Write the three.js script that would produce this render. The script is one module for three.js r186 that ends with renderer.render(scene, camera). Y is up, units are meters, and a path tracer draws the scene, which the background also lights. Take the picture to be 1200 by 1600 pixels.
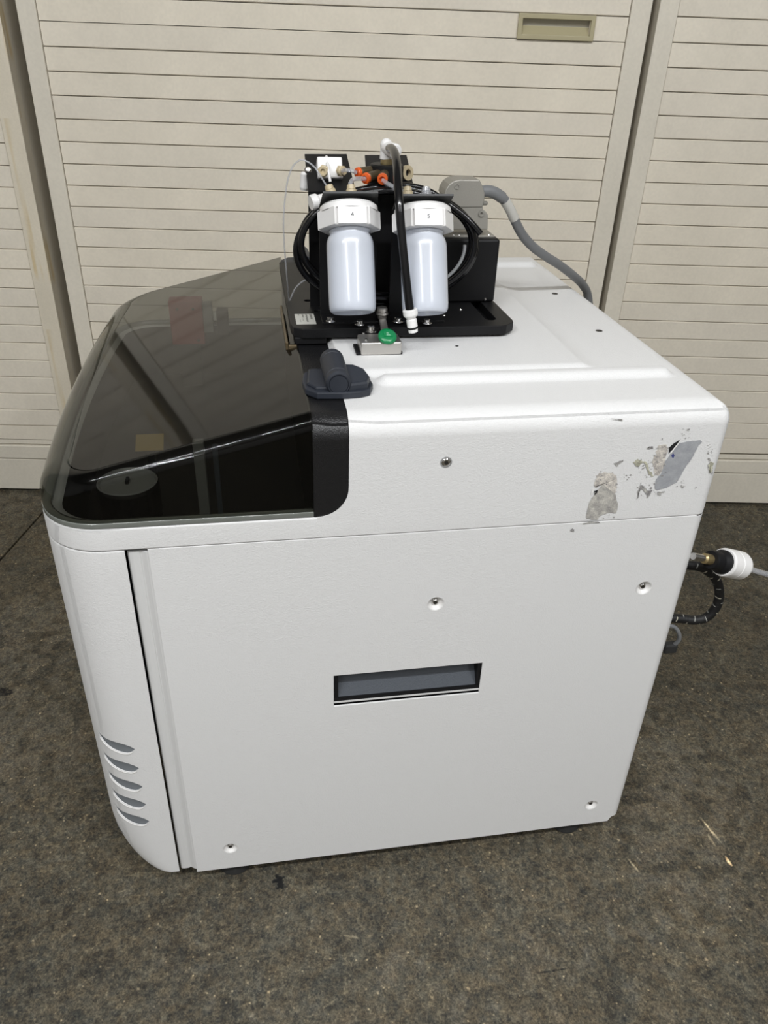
import * as THREE from 'three';
import { RectAreaLightUniformsLib } from 'three/addons/lights/RectAreaLightUniformsLib.js';
import { mergeGeometries } from 'three/addons/utils/BufferGeometryUtils.js';
import { RoundedBoxGeometry } from 'three/addons/geometries/RoundedBoxGeometry.js';
import { Brush, Evaluator, SUBTRACTION } from 'three-bvh-csg';

// ---------------------------------------------------------------- camera, light, exposure
const scene = new THREE.Scene();
const renderer = new THREE.WebGLRenderer({ antialias: true });
renderer.toneMapping = THREE.LinearToneMapping;
renderer.toneMappingExposure = 1.0;
renderer.shadowMap.enabled = true;
const F = 1209.2584;
const camera = new THREE.PerspectiveCamera(2 * Math.atan(800 / F) * 180 / Math.PI, 0.75, 0.03, 40);
camera.position.set(-0.0931, 1.0733, 0.72);
camera.rotation.set(-0.5468, -0.1788, 0.0367, 'YXZ');
camera.updateMatrixWorld(true);
scene.background = new THREE.Color(0x000000);
RectAreaLightUniformsLib.init();
const CEIL = 2.75;                       // ceiling height of the workshop
const TUBE = 182;                         // radiance of one fluorescent tube strip
const TUBE_COLOR = new THREE.Color().setRGB(0.985, 1.0, 1.015);
// twin-tube fittings under the ceiling: [x, z, length, turn]
const FITTINGS = [[-0.28, 1.3, 1.16, 0], [0.94, 1.3, 1.16, 0], [-1.5, 1.3, 1.16, 0], [-1.45, 2.3, 1.2, Math.PI / 2], [1.45, 2.3, 1.2, Math.PI / 2]];

// ---------------------------------------------------------------- helpers
const V = (x, y, z) => new THREE.Vector3(x, y, z);
const PI = Math.PI;
function ray(u, v) { return V((u - 600) / F, -(v - 800) / F, -1).applyEuler(camera.rotation); }
const C0 = camera.position;
function onZ(u, v, z) { const d = ray(u, v); return C0.clone().addScaledVector(d, (z - C0.z) / d.z); }
function onY(u, v, y) { const d = ray(u, v); return C0.clone().addScaledVector(d, (y - C0.y) / d.y); }
function onX(u, v, x) { const d = ray(u, v); return C0.clone().addScaledVector(d, (x - C0.x) / d.x); }
function rng(seed) { let s = seed >>> 0; return () => { s = (s + 0x6D2B79F5) >>> 0; let t = Math.imul(s ^ (s >>> 15), 1 | s); t = (t + Math.imul(t ^ (t >>> 7), 61 | t)) ^ t; return ((t ^ (t >>> 14)) >>> 0) / 4294967296; }; }
const clamp = (x, a, b) => Math.min(b, Math.max(a, x));
const sstep = (a, b, x) => { const t = clamp((x - a) / (b - a), 0, 1); return t * t * (3 - 2 * t); };
// periodic value noise on an n x n lattice, sampled at u,v in [0,1)
function lattice(n, seed) { const r = rng(seed), a = new Float32Array(n * n); for (let i = 0; i < n * n; i++) a[i] = r(); return { n, a }; }
function vnoise(L, u, v) {
  const n = L.n, a = L.a; let x = u * n, y = v * n; let i = Math.floor(x), j = Math.floor(y); let fx = x - i, fy = y - j;
  fx = fx * fx * (3 - 2 * fx); fy = fy * fy * (3 - 2 * fy);
  i = ((i % n) + n) % n; j = ((j % n) + n) % n; const i1 = (i + 1) % n, j1 = (j + 1) % n;
  const p = a[j * n + i], q = a[j * n + i1], r = a[j1 * n + i], s = a[j1 * n + i1];
  return p + (q - p) * fx + (r - p + (p - q - r + s) * fx) * fy;
}
function dataTex(n, m, fn, srgb) {
  const d = new Uint8Array(n * m * 4), o = [0, 0, 0];
  for (let j = 0; j < m; j++) for (let i = 0; i < n; i++) { fn(i, j, o); const k = (j * n + i) * 4; d[k] = clamp(o[0], 0, 255); d[k + 1] = clamp(o[1], 0, 255); d[k + 2] = clamp(o[2], 0, 255); d[k + 3] = 255; }
  const t = new THREE.DataTexture(d, n, m); t.wrapS = t.wrapT = THREE.RepeatWrapping; t.magFilter = THREE.LinearFilter; t.minFilter = THREE.LinearMipmapLinearFilter; t.generateMipmaps = true;
  if (srgb) t.colorSpace = THREE.SRGBColorSpace; t.needsUpdate = true; return t;
}
function canvasTex(w, h, draw) {
  const c = document.createElement('canvas'); c.width = w; c.height = h; draw(c.getContext('2d'), w, h);
  const t = new THREE.CanvasTexture(c); t.colorSpace = THREE.SRGBColorSpace; return t;
}
const taken = new Map();
function numbered(n) { const k = taken.get(n) || 0; taken.set(n, k + 1); return k ? `${n}_${String(k).padStart(3, '0')}` : n; }
function thing(name, label, category, base = [0, 0, 0], group) {
  const o = new THREE.Group(); o.name = numbered(name); o.position.set(...base); scene.add(o);
  o.userData = { label, category }; if (group) o.userData.group = group; return o;
}
function struct(name) { const o = new THREE.Group(); o.name = name; o.userData.kind = 'structure'; scene.add(o); return o; }
function mesh(parent, name, geo, mat) { const m = new THREE.Mesh(geo, mat); m.name = name; m.castShadow = m.receiveShadow = true; parent.add(m); return m; }
// geometry given in world coordinates, parent a (non-turned) group of the scene or a part of it
function part(parent, name, geo, mat, label) {
  let p = parent; const off = V(0, 0, 0); while (p && p !== scene) { off.add(p.position); p = p.parent; }
  geo.translate(-off.x, -off.y, -off.z); const m = mesh(parent, name, geo, mat); if (label) m.userData.label = label; return m;
}
function boxUV(g, s = 1) {           // uv in metres, projected along the face that points most
  if (!g.attributes.normal) g.computeVertexNormals();
  const p = g.attributes.position, n = g.attributes.normal, uv = new Float32Array(p.count * 2);
  for (let i = 0; i < p.count; i++) {
    const ax = Math.abs(n.getX(i)), ay = Math.abs(n.getY(i)), az = Math.abs(n.getZ(i)); let a, b;
    if (az >= ax && az >= ay) { a = p.getX(i); b = p.getY(i); } else if (ay >= ax) { a = p.getX(i); b = p.getZ(i); } else { a = p.getZ(i); b = p.getY(i); }
    uv[2 * i] = a * s; uv[2 * i + 1] = b * s;
  }
  g.setAttribute('uv', new THREE.BufferAttribute(uv, 2)); return g;
}
function box(x0, x1, y0, y1, z0, z1, r = 0) {
  const w = x1 - x0, h = y1 - y0, d = z1 - z0;
  const g = r > 0 ? new RoundedBoxGeometry(w, h, d, 2, Math.min(r, w / 2.01, h / 2.01, d / 2.01)) : new THREE.BoxGeometry(w, h, d);
  g.translate((x0 + x1) / 2, (y0 + y1) / 2, (z0 + z1) / 2); return boxUV(g);
}
function gridGeo(rows, flip = false, closeU = false) {
  const R = rows.length, N = rows[0].length, pos = [], uv = [], idx = [];
  let v = 0;
  for (let j = 0; j < R; j++) {
    if (j) v += rows[j][N >> 1].distanceTo(rows[j - 1][N >> 1]); let u = 0;
    for (let i = 0; i < N; i++) { if (i) u += rows[j][i].distanceTo(rows[j][i - 1]); const p = rows[j][i]; pos.push(p.x, p.y, p.z); uv.push(u, v); }
  }
  for (let j = 0; j < R - 1; j++) for (let i = 0; i < N - (closeU ? 0 : 1); i++) {
    const i1 = (i + 1) % N, a = j * N + i, b = j * N + i1, c = (j + 1) * N + i, d = (j + 1) * N + i1;
    if (flip) idx.push(a, c, b, b, c, d); else idx.push(a, b, c, b, d, c);
  }
  const g = new THREE.BufferGeometry(); g.setAttribute('position', new THREE.Float32BufferAttribute(pos, 3)); g.setAttribute('uv', new THREE.Float32BufferAttribute(uv, 2)); g.setIndex(idx); g.computeVertexNormals(); return g;
}
function tube(pts, r, seg = 60, rad = 10, closed = false) { return new THREE.TubeGeometry(new THREE.CatmullRomCurve3(pts, closed, 'centripetal'), seg, r, rad, closed); }
function capEnds(pts, r, seg, rad) {         // a tube with rounded-over flat ends
  const c = new THREE.CatmullRomCurve3(pts, false, 'centripetal'); const g = [new THREE.TubeGeometry(c, seg, r, rad)];
  for (const t of [0, 1]) { const d = new THREE.CircleGeometry(r, rad), k = c.getTangentAt(t); if (!t) k.negate(); d.applyQuaternion(new THREE.Quaternion().setFromUnitVectors(V(0, 0, 1), k)); const p = c.getPointAt(t); d.translate(p.x, p.y, p.z); g.push(d); }
  return mergeGeometries(g);
}
function lathe(prof, n = 28) { return new THREE.LatheGeometry(prof.map(p => new THREE.Vector2(p[0], p[1])), n); }
function alongAxis(g, from, dir) { g.applyQuaternion(new THREE.Quaternion().setFromUnitVectors(V(0, 1, 0), dir.clone().normalize())); g.translate(from.x, from.y, from.z); return g; }
function cyl(r0, r1, from, to, n = 20) { const L = from.distanceTo(to); const g = lathe([[0, 0], [r0, 0], [r1, L], [0, L]], n); g.deleteAttribute('normal'); const h = g.toNonIndexed(); h.computeVertexNormals(); const k = smoothSides(r0, r1, L, n); return alongAxis(k, from, to.clone().sub(from)); }
function smoothSides(r0, r1, L, n) { const e = Math.min(0.0008, r1 * 0.25, L * 0.2); const e0 = Math.min(0.0008, r0 * 0.25, L * 0.2); return creased([[0, 0], [r0 - e0, 0], [r0, e0], [r1, L - e], [r1 - e, L], [0, L]], n); }
function creased(prof, n = 24) {       // lathe whose profile corners stay crisp: each segment is its own strip
  const g = []; for (let i = 0; i < prof.length - 1; i++) { const a = prof[i], b = prof[i + 1]; if (a[0] === b[0] && a[1] === b[1]) continue; g.push(lathe([a, b], n)); } return mergeGeometries(g);
}
function prism(pts, depth, bevel = 0, hole) {  // shape in xy, extruded along +z
  const s = new THREE.Shape(pts.map(p => new THREE.Vector2(p[0], p[1]))); if (hole) s.holes.push(...hole);
  return new THREE.ExtrudeGeometry(s, { depth, bevelEnabled: bevel > 0, bevelSize: bevel, bevelThickness: bevel, bevelSegments: 2, steps: 1, curveSegments: 24 });
}
function hexBolt(r, h, n = 6) { return creased([[0, h], [r * 0.8, h], [r, h * 0.82], [r, 0], [0, 0]].reverse(), n); }

// ---------------------------------------------------------------- materials
const lin = (r, g, b) => new THREE.Color().setRGB(r, g, b);
const std = (c, rough, metal = 0, extra = {}) => new THREE.MeshStandardMaterial({ color: c, roughness: rough, metalness: metal, side: THREE.DoubleSide, ...extra });
const phy = (o) => new THREE.MeshPhysicalMaterial({ side: THREE.DoubleSide, ...o });
// orange-peel grain of powder coat
const peelL = [lattice(128, 11), lattice(61, 12), lattice(29, 13)];
const peel = dataTex(512, 512, (i, j, o) => { const u = i / 512, v = j / 512; const h = 150 * vnoise(peelL[0], u, v) + 80 * vnoise(peelL[1], u, v) + 25 * vnoise(peelL[2], u, v); o[0] = o[1] = o[2] = h; });
const peelAt = (s) => { const t = peel.clone(); t.repeat.set(s, s); t.needsUpdate = true; return t; };
const M = {
  white: std(lin(0.724, 0.722, 0.718), 0.55, 0, { bumpMap: peelAt(1 / 0.1), bumpScale: 0.00026 }),
  whiteSmooth: std(lin(0.735, 0.722, 0.705), 0.35),
  stripGrey: std(lin(0.66, 0.658, 0.652), 0.4),
  blackTex: std(lin(0.008, 0.008, 0.009), 0.36, 0, { bumpMap: peelAt(1 / 0.07), bumpScale: 0.0004 }),
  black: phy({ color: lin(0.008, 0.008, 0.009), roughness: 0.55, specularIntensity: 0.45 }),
  anod: phy({ color: lin(0.009, 0.009, 0.0098), roughness: 0.46, specularIntensity: 0.45, bumpMap: peelAt(1 / 0.05), bumpScale: 0.00006 }),
  anodGrey: std(lin(0.035, 0.036, 0.037), 0.45),
  navy: std(lin(0.019, 0.023, 0.033), 0.5, 0, { bumpMap: peelAt(1 / 0.06), bumpScale: 0.00008 }),
  slate: std(lin(0.052, 0.06, 0.073), 0.55, 0, { bumpMap: peelAt(1 / 0.08), bumpScale: 0.0002 }),
  ventGrey: std(lin(0.17, 0.185, 0.2), 0.6),
  steel: std(lin(0.58, 0.56, 0.53), 0.34, 0.9),
  chrome: std(lin(0.62, 0.61, 0.6), 0.18, 1),
  darkSocket: std(lin(0.03, 0.028, 0.026), 0.5, 0.4),
  rubber: std(lin(0.02, 0.02, 0.02), 0.75),
  hose: std(lin(0.006, 0.006, 0.007), 0.16),
  hoseMatte: std(lin(0.012, 0.012, 0.012), 0.35),
  greyCable: std(lin(0.17, 0.175, 0.18), 0.55),
  tape: std(lin(0.55, 0.54, 0.5), 0.5),
  castGrey: std(lin(0.36, 0.345, 0.31), 0.5, 0.55, { bumpMap: peelAt(1 / 0.05), bumpScale: 0.0002 }),
  whitePlastic: std(lin(0.84, 0.83, 0.82), 0.32),
  beigePlastic: std(lin(0.55, 0.46, 0.3), 0.4),
  orange: std(lin(0.75, 0.12, 0.02), 0.38),
  brass: std(lin(0.42, 0.33, 0.17), 0.36, 0.8),
  bronze: std(lin(0.12, 0.09, 0.05), 0.4, 0.5),
  green: std(lin(0.005, 0.2, 0.065), 0.28),
  red: std(lin(0.34, 0.035, 0.03), 0.6),
  yellow: std(lin(0.24, 0.16, 0.02), 0.6),
  grey: std(lin(0.3, 0.3, 0.3), 0.45),
  clearTube: phy({ color: lin(0.86, 0.87, 0.9), roughness: 0.12, transmission: 0.75, thickness: 0 }),
  bottle: phy({ color: lin(0.83, 0.87, 0.95), roughness: 0.32, transmission: 0.32, thickness: 0, clearcoat: 1, clearcoatRoughness: 0.16 }),
  hood: phy({ color: lin(0.38, 0.385, 0.355), roughness: 0.06, transmission: 1, thickness: 0, ior: 1.32 }),
  hoodRim: phy({ color: lin(0.16, 0.17, 0.155), roughness: 0.12, clearcoat: 0.6, clearcoatRoughness: 0.05 }),
};

// ---------------------------------------------------------------- floor: concrete slabs with an open joint
const FX0 = -1.0, FZ0 = -1.75, FS = 2.45, FN = 2048;
function concrete() {
  const LS = [3, 9, 23, 61, 140, 330, 700].map((n, i) => lattice(n, 100 + i)), W = lattice(17, 151), W2 = lattice(17, 152), FL = lattice(900, 160), G2 = lattice(1300, 162), G3 = lattice(2048, 163), HU = lattice(150, 164), HV = lattice(420, 165), FL2 = lattice(41, 161);
  const H = new Float32Array(FN * FN);
  const r = rng(77), mark = new Float32Array(FN * FN), warm = new Float32Array(FN * FN);
  const stroke = (x, y, ang, len, w, a, hue = 0) => {          // soft-edged scratch in texture pixels
    const n = Math.ceil(len * 1.5); let px = x, py = y, bend = (r() - 0.5) * 0.02;
    for (let i = 0; i < n; i++) { ang += bend * 0.3; px += Math.cos(ang) / 1.5; py += Math.sin(ang) / 1.5; const ww = w * (0.4 + 0.6 * Math.sin(PI * i / n));
      for (let dy = -2; dy <= 2; dy++) for (let dx = -2; dx <= 2; dx++) { const d = Math.hypot(dx, dy); if (d > ww) continue; const xi = ((Math.round(px) + dx) % FN + FN) % FN, yi = ((Math.round(py) + dy) % FN + FN) % FN; const k = yi * FN + xi; mark[k] += a * (0.5 + 0.5 * r()) / 2; warm[k] += hue * 0.3; } }
  };
  for (let i = 0; i < 11000; i++) stroke(r() * FN, r() * FN, r() * PI * 2, 6 + 34 * r() * r(), 0.8, (r() < 0.62 ? 1 : -0.8) * (8 + 24 * r()));
  for (let i = 0; i < 320; i++) stroke(r() * FN, r() * FN, -0.5 + r() * 1.6, 60 + 260 * r() * r(), 0.8, (r() < 0.6 ? 1 : -1) * (6 + 18 * r()));
  for (let i = 0; i < 16000; i++) { const x = Math.floor(r() * FN), y = Math.floor(r() * FN), s = 1 + Math.floor(r() * 2.2), a = r() < 0.7 ? 16 + 66 * r() : -26 * r(); for (let dy = 0; dy < s; dy++) for (let dx = 0; dx < s; dx++) { const k = ((y + dy) % FN) * FN + (x + dx) % FN; mark[k] += a; warm[k] += a * 0.04; } }
  const T = (wx, wz) => [(wx - FX0) / FS * FN, (wz - FZ0) / FS * FN];
  const pxl = (u, v) => { const p = onY(u, v, 0); return T(p.x, p.z); };
  const seg = (a, b, w, am, hue) => { const [x0, y0] = pxl(...a), [x1, y1] = pxl(...b); stroke(x0, y0, Math.atan2(y1 - y0, x1 - x0), Math.hypot(x1 - x0, y1 - y0), w, am * (am > 0 ? 0.62 : 1), hue); };
  // the scuffs and cracks that can be picked out in front of and beside the machine
  seg([1088, 1270], [1130, 1322], 1.6, 75); seg([1092, 1272], [1122, 1318], 1.2, 60); seg([1075, 1293], [1112, 1340], 1, 45); seg([1104, 1302], [1118, 1322], 2.2, 50); seg([1132, 1337], [1142, 1352], 2.6, 110, 10);
  seg([978, 1338], [998, 1364], 1.6, 75); seg([985, 1325], [1000, 1345], 1, 55); seg([955, 1352], [968, 1372], 1, 45); seg([1040, 1308], [1063, 1308], 1, 55);
  seg([900, 1395], [1200, 1482], 1, 26); seg([1000, 1425], [1130, 1475], 1, 30); seg([480, 1590], [565, 1535], 1.2, 34); seg([755, 1335], [768, 1420], 1, -24); seg([800, 1490], [830, 1600], 1, -26); seg([820, 1525], [900, 1505], 1.2, -30);
  seg([535, 1460], [560, 1466], 1.6, 45); seg([582, 1488], [600, 1496], 1.4, 45); seg([130, 1420], [150, 1510], 1, 22); seg([200, 1420], [225, 1408], 1.5, 24); seg([180, 1395], [205, 1388], 1.5, 24);
  for (let i = 0; i < 26; i++) { const [x, y] = pxl(434 + (r() - 0.5) * 8, 1377 + (r() - 0.5) * 16); stroke(x, y, r() * 6.3, 5, 1.8, -38); const [x2, y2] = pxl(8 + (r() - 0.5) * 16, 1082 + (r() - 0.5) * 14); stroke(x2, y2, r() * 6.3, 5, 2, -34); }
  const col = dataTex(FN, FN, (i, j, o) => {
    const u0 = i / FN, v0 = j / FN; const wu = (vnoise(W, u0, v0) - 0.5) * 0.05, wv = (vnoise(W2, u0, v0) - 0.5) * 0.05; const u = u0 + wu, v = v0 + wv;
    const a = vnoise(LS[0], u, v), b = vnoise(LS[1], u, v), c = vnoise(LS[2], u, v), d = vnoise(LS[3], u, v), e = vnoise(LS[4], u0 + wu * 0.5, v0), f = vnoise(LS[5], u0, v0 + wu * 0.4), g = vnoise(LS[6], u0, v0);
    const ridge = 1 - Math.abs(2 * d - 1), ridge2 = 1 - Math.abs(2 * e - 1), fl = vnoise(FL, u0, v0);
    let h = 65 + 9 * (a - 0.5) + 9 * (b - 0.5) + 7 * (c - 0.5) + 9 * (d - 0.5) + 11 * (e - 0.5) + 18 * (f - 0.5) + 24 * (g - 0.5) + 36 * (vnoise(G2, u0, v0) - 0.5) + 40 * (vnoise(G3, u0, v0) - 0.5) + 15 * Math.pow(ridge2, 6) + 6 * Math.pow(ridge, 8) + 13 * Math.pow(1 - Math.abs(2 * f - 1), 6) + (fl > 0.84 ? 34 * (fl - 0.84) / 0.16 : 0);
    const pale = sstep(0.62, 0.82, vnoise(LS[1], u + 0.37, v + 0.11) * 0.65 + e * 0.35); h += 12 * pale;
    const k = j * FN + i; h += mark[k]; H[k] = h;
    const hue = (vnoise(FL2, u, v) - 0.5) * 3 + (b - 0.5) * 2 - pale * 1.5 + (vnoise(HU, u, v) - 0.5) * 6 + (vnoise(HV, u0, v0) - 0.5) * 8;
    o[0] = h * 1.035 + hue * 0.6 + warm[k]; o[1] = h * 0.955; o[2] = h * 0.775 - hue * 0.6 + pale * 2 - warm[k] * 0.6;
  }, true);
  const bump = dataTex(1024, 1024, (i, j, o) => { const k = (j * 2) * FN + i * 2; o[0] = o[1] = o[2] = clamp((H[k] + H[k + 1] + H[k + FN] + H[k + FN + 1]) / 4 * 1.3, 0, 255); });
  return new THREE.MeshStandardMaterial({ map: col, bumpMap: bump, bumpScale: 0.0012, roughness: 0.72 });
}
const floorMat = concrete();
{
  const fl = struct('floor');
  const j0 = [-0.7155, -0.8985], jd = [0.0561, -0.222]; const at = z => j0[0] + jd[0] * (z - j0[1]) / jd[1];
  const X0 = -3.3, X1 = 3.7, Z0 = -1.95, Z1 = 3.75, gp = 0.004;
  const slab = (poly) => { const g = prism(poly.map(p => [p[0], -p[1]]), 0.1, 0.0015); g.rotateX(-PI / 2); g.translate(0, -0.1 - 0.0015, 0);
    const p = g.attributes.position, uv = g.attributes.uv; for (let i = 0; i < p.count; i++) uv.setXY(i, (p.getX(i) - FX0) / FS, (p.getZ(i) - FZ0) / FS); return g; };
  mesh(fl, 'slab', slab([[X0, Z0], [at(Z0) - gp, Z0], [at(Z1) - gp, Z1], [X0, Z1]]), floorMat);
  mesh(fl, 'slab', slab([[at(Z0) + gp, Z0], [X1, Z0], [X1, Z1], [at(Z1) + gp, Z1]]), floorMat);
  mesh(fl, 'subfloor', box(X0, X1, -0.2, -0.11, Z0, Z1), std(lin(0.02, 0.017, 0.013), 0.9));
}
// ---------------------------------------------------------------- room shell
{
  const wallMat = std(lin(0.42, 0.41, 0.39), 0.8), ceilMat = std(lin(0.55, 0.545, 0.53), 0.85);
  const B = (n, a, m) => { const s = struct(n); mesh(s, n.startsWith('ceil') ? 'ceiling_board' : 'wall_board', box(...a), m); };
  B('wall_back', [-3.3, 3.7, 0, CEIL, -2.05, -1.95], wallMat);
  B('wall_front', [-3.3, 3.7, 0, CEIL, 3.75, 3.85], wallMat);
  B('wall_left', [-3.4, -3.3, 0, CEIL, -2.05, 3.85], wallMat);
  B('wall_right', [3.7, 3.8, 0, CEIL, -2.05, 3.85], wallMat);
  B('ceiling', [-3.4, 3.8, CEIL, CEIL + 0.1, -2.05, 3.85], ceilMat);
}
// ---------------------------------------------------------------- ceiling fittings
{
  const housing = std(lin(0.8, 0.8, 0.79), 0.4);
  const glow = new THREE.MeshStandardMaterial({ color: 0xffffff, emissive: TUBE_COLOR, emissiveIntensity: 1.2, roughness: 0.4 });
  const names = ['over the bottles', 'over the machine rear', 'over the left cabinet', 'behind the camera side', 'over the right rear of the room'];
  FITTINGS.forEach(([x, z, L, turn], i) => {
    const t = thing('ceiling_light', ['twin-tube ceiling light in front of the cabinet with the cup handle', 'twin-tube ceiling light in front of the right-hand shutter cabinet', 'twin-tube ceiling light in front of the shutter cabinet with the stained post', 'twin-tube ceiling light running towards the cabinets on the side of the stained post', 'twin-tube ceiling light running towards the cabinets on the side of the narrow black gap'][i], 'ceiling light', [x, CEIL - 0.09, z], 'ceiling lights');
    t.rotation.y = turn;
    const b = (n, g, m) => mesh(t, n, g, m);
    b('housing', box(-L / 2 - 0.03, L / 2 + 0.03, 0.03, 0.09, -0.09, 0.09, 0.008), housing);
    for (const s of [-1, 1]) {
      const g = new THREE.CylinderGeometry(0.013, 0.013, L, 16); g.rotateZ(PI / 2); g.translate(0, 0.005, s * 0.05); b('fluorescent_tube', g, glow);
      for (const e of [-1, 1]) b('lamp_holder', box(e * (L / 2 + 0.012) - 0.011, e * (L / 2 + 0.012) + 0.011, -0.012, 0.032, s * 0.05 - 0.014, s * 0.05 + 0.014), housing);
      const l = new THREE.RectAreaLight(TUBE_COLOR, TUBE, L, 0.026); l.position.set(0, 0.005 - 0.0145 * Math.cos(0.73), s * (0.05 + 0.0145 * Math.sin(0.73))); l.rotation.x = -PI / 2 - s * 0.73; l.name = 'tube_light'; l.castShadow = true; t.add(l);
    }
  });
}
// ---------------------------------------------------------------- roller-shutter cabinets along the back
const WA = 0.1443, WD = -1.1216;
const wallW = (a, y, off = 0) => V(a * Math.cos(WA) - off * Math.sin(WA), y, WD + a * Math.sin(WA) + off * Math.cos(WA));
{
  const gl = [lattice(9, 201), lattice(40, 202), lattice(170, 203)];
  const paintTex = (seed, stain) => { const L1 = lattice(6, seed), L2 = lattice(31, seed + 1), L3 = lattice(200, seed + 2), S1 = lattice(13, seed + 3); return dataTex(512, 512, (i, j, o) => {
    const u = i / 512, v = j / 512; const n = (vnoise(L1, u, v) - 0.5) * 8 + (vnoise(L2, u, v * 0.6) - 0.5) * 5 + (vnoise(L3, u, v) - 0.5) * 7; let h = 232 + n, r = 0, b = 0;
    if (stain) { const s = sstep(0.45, 0.85, vnoise(L2, u * 2, v * 0.12)) * sstep(0.35, 0.75, vnoise(L1, u, v)); h -= 30 * s; r = 16 * s; b = -22 * s; }
    o[0] = h + r; o[1] = h * 0.965 + r * 0.2; o[2] = h * 0.895 + b; }, true); };
  const mk = (t, rep = 1.25) => { t.repeat.set(rep, rep); return t; };
  const slatMats = [0, 1, 2].map(i => std([lin(0.93, 0.93, 0.93), lin(0.905, 0.905, 0.91), lin(0.95, 0.947, 0.94)][i], 0.55, 0, { map: mk(paintTex(210 + i * 10)) }));
  const stileMat = std(lin(0.86, 0.87, 0.88), 0.5, 0, { map: mk(paintTex(250)) }), stainMat = std(lin(0.84, 0.83, 0.8), 0.5, 0, { map: mk(paintTex(260, true), 2.2) });
  const sideMat = stileMat, backMat = stileMat, pullMat = std(lin(0.42, 0.375, 0.235), 0.45), pullIn = std(lin(0.5, 0.47, 0.39), 0.5);
  const P = 0.0443, H = 1.86;
  const slatGeo = (w, p) => { const h = p - 0.0014, d = 0.007; const g = prism([[0.0012, 0], [h - 0.0012, 0], [h, 0.0016], [h, d], [0, d], [0, 0.0016]], w, 0); // x->y, y->-z
    const q = g.attributes.position; for (let i = 0; i < q.count; i++) q.setXYZ(i, q.getZ(i), q.getX(i), -q.getY(i)); g.computeVertexNormals(); g.index || 0; const ix = g.index; return boxUV(flipWinding(g)); };
  function flipWinding(g) { const gg = g.index ? g.toNonIndexed() : g; const q = gg.attributes.position; for (let i = 0; i < q.count; i += 3) { const a = V(q.getX(i), q.getY(i), q.getZ(i)), c = V(q.getX(i + 2), q.getY(i + 2), q.getZ(i + 2)); q.setXYZ(i, c.x, c.y, c.z); q.setXYZ(i + 2, a.x, a.y, a.z); } gg.computeVertexNormals(); return gg; }
  const cabinet = (label, x0, s0, s1, x1, line, pitch, pull, stain) => {
    const t = thing('shutter_cabinet', label, 'cabinet', [wallW(x0, 0).x, 0, wallW(x0, 0).z], 'shutter cabinets along the wall'); t.rotation.y = -WA;
    const D = -0.45, b = (n, g, m) => mesh(t, n, g, m); const X = a => a - x0;
    b('carcass', mergeGeometries([box(0.002, 0.02, 0.006, H, D, -0.03), box(X(x1) - 0.02, X(x1) - 0.002, 0.006, H, D, -0.03), box(0.02, X(x1) - 0.02, 0.006, H, D, D + 0.02), box(0.002, X(x1) - 0.002, H, H + 0.03, D, 0)]), sideMat);
    const stL = b('stile', box(0, X(s0) - 0.0012, 0.012, H, -0.03, 0.004, 0.002), stileMat), stR = b('stile', box(X(s1) + 0.0012, X(x1), 0.012, H, -0.03, 0.004, 0.002), stain ? stainMat : stileMat);
    if (stain) stR.userData.label = 'right-hand stile with brown run stains';
    b('backing', box(X(s0) - 0.004, X(s1) + 0.004, 0.1, H - 0.01, -0.02, -0.0125), backMat);
    b('plinth', box(X(s0), X(s1), 0.008, 0.0985, -0.03, 0.0015, 0.0015), stileMat);
    b('bottom_rail', mergeGeometries([box(X(s0), X(s1), 0.1015, 0.139, -0.02, 0.0035, 0.002), box(X(s0), X(s1), 0.1415, 0.1535, -0.012, -0.003, 0.001)]), stileMat);
    const w = X(s1) - X(s0), g = slatGeo(w, pitch), r = rng(Math.round(x0 * 1000) + 5000);
    const yEnd = 0.1565; let k0 = Math.floor((line - yEnd) / pitch);
    for (let y = line - k0 * pitch; y < H - pitch; y += pitch) {
      const m = slatMats[Math.floor(r() * 3)];
      if (pull && Math.abs(y - pull[2]) < pitch * 0.4) {
        const hole = new THREE.Path([[pull[0] + 0.008, 0.006], [pull[0] + 0.008, 0.038], [pull[1] - 0.008, 0.038], [pull[1] - 0.008, 0.006]].map(p => new THREE.Vector2(p[0] - s0, p[1])));
        const gs = prism([[0, 0], [w, 0], [w, pitch - 0.0016], [0, pitch - 0.0016]], 0.007, 0, [hole]); gs.translate(0, 0, -0.007); const s = mesh(t, 'slat', boxUV(gs), m); s.position.set(X(s0), y + 0.0008, -0.0005);
      } else { const s = mesh(t, 'slat', g, m); s.position.set(X(s0), y + 0.0008, -0.0005 - 0.0006 * r()); }
    }
    if (line - k0 * pitch - yEnd > 0.006) b('slat', box(X(s0), X(s1), yEnd, line - k0 * pitch - 0.0008, -0.008, -0.0008), slatMats[0]);
    if (pull) {
      const [a, c, yy] = pull, y0 = yy + 0.0005, y1 = yy + 0.0425, fw = 0.0065;
      const rect = (x0, x1, y0, y1) => new THREE.Path([[x0, y0], [x0, y1], [x1, y1], [x1, y0]].map(p => new THREE.Vector2(...p)));
      const fg = prism([[X(a), y0], [X(c), y0], [X(c), y1], [X(a), y1]], 0.004, 0.0012, [rect(X(a) + fw, X(c) - fw, y0 + fw, y1 - fw)]); fg.translate(0, 0, 0.0005);
      const h = b('cup_handle', boxUV(fg), pullMat); h.userData.label = 'olive-beige recessed cup handle';
      const x0 = X(a) + fw - 0.001, x1 = X(c) - fw + 0.001, ya = y0 + fw - 0.001, yb = y1 - fw + 0.001, ym = ya + 0.017;
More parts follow.
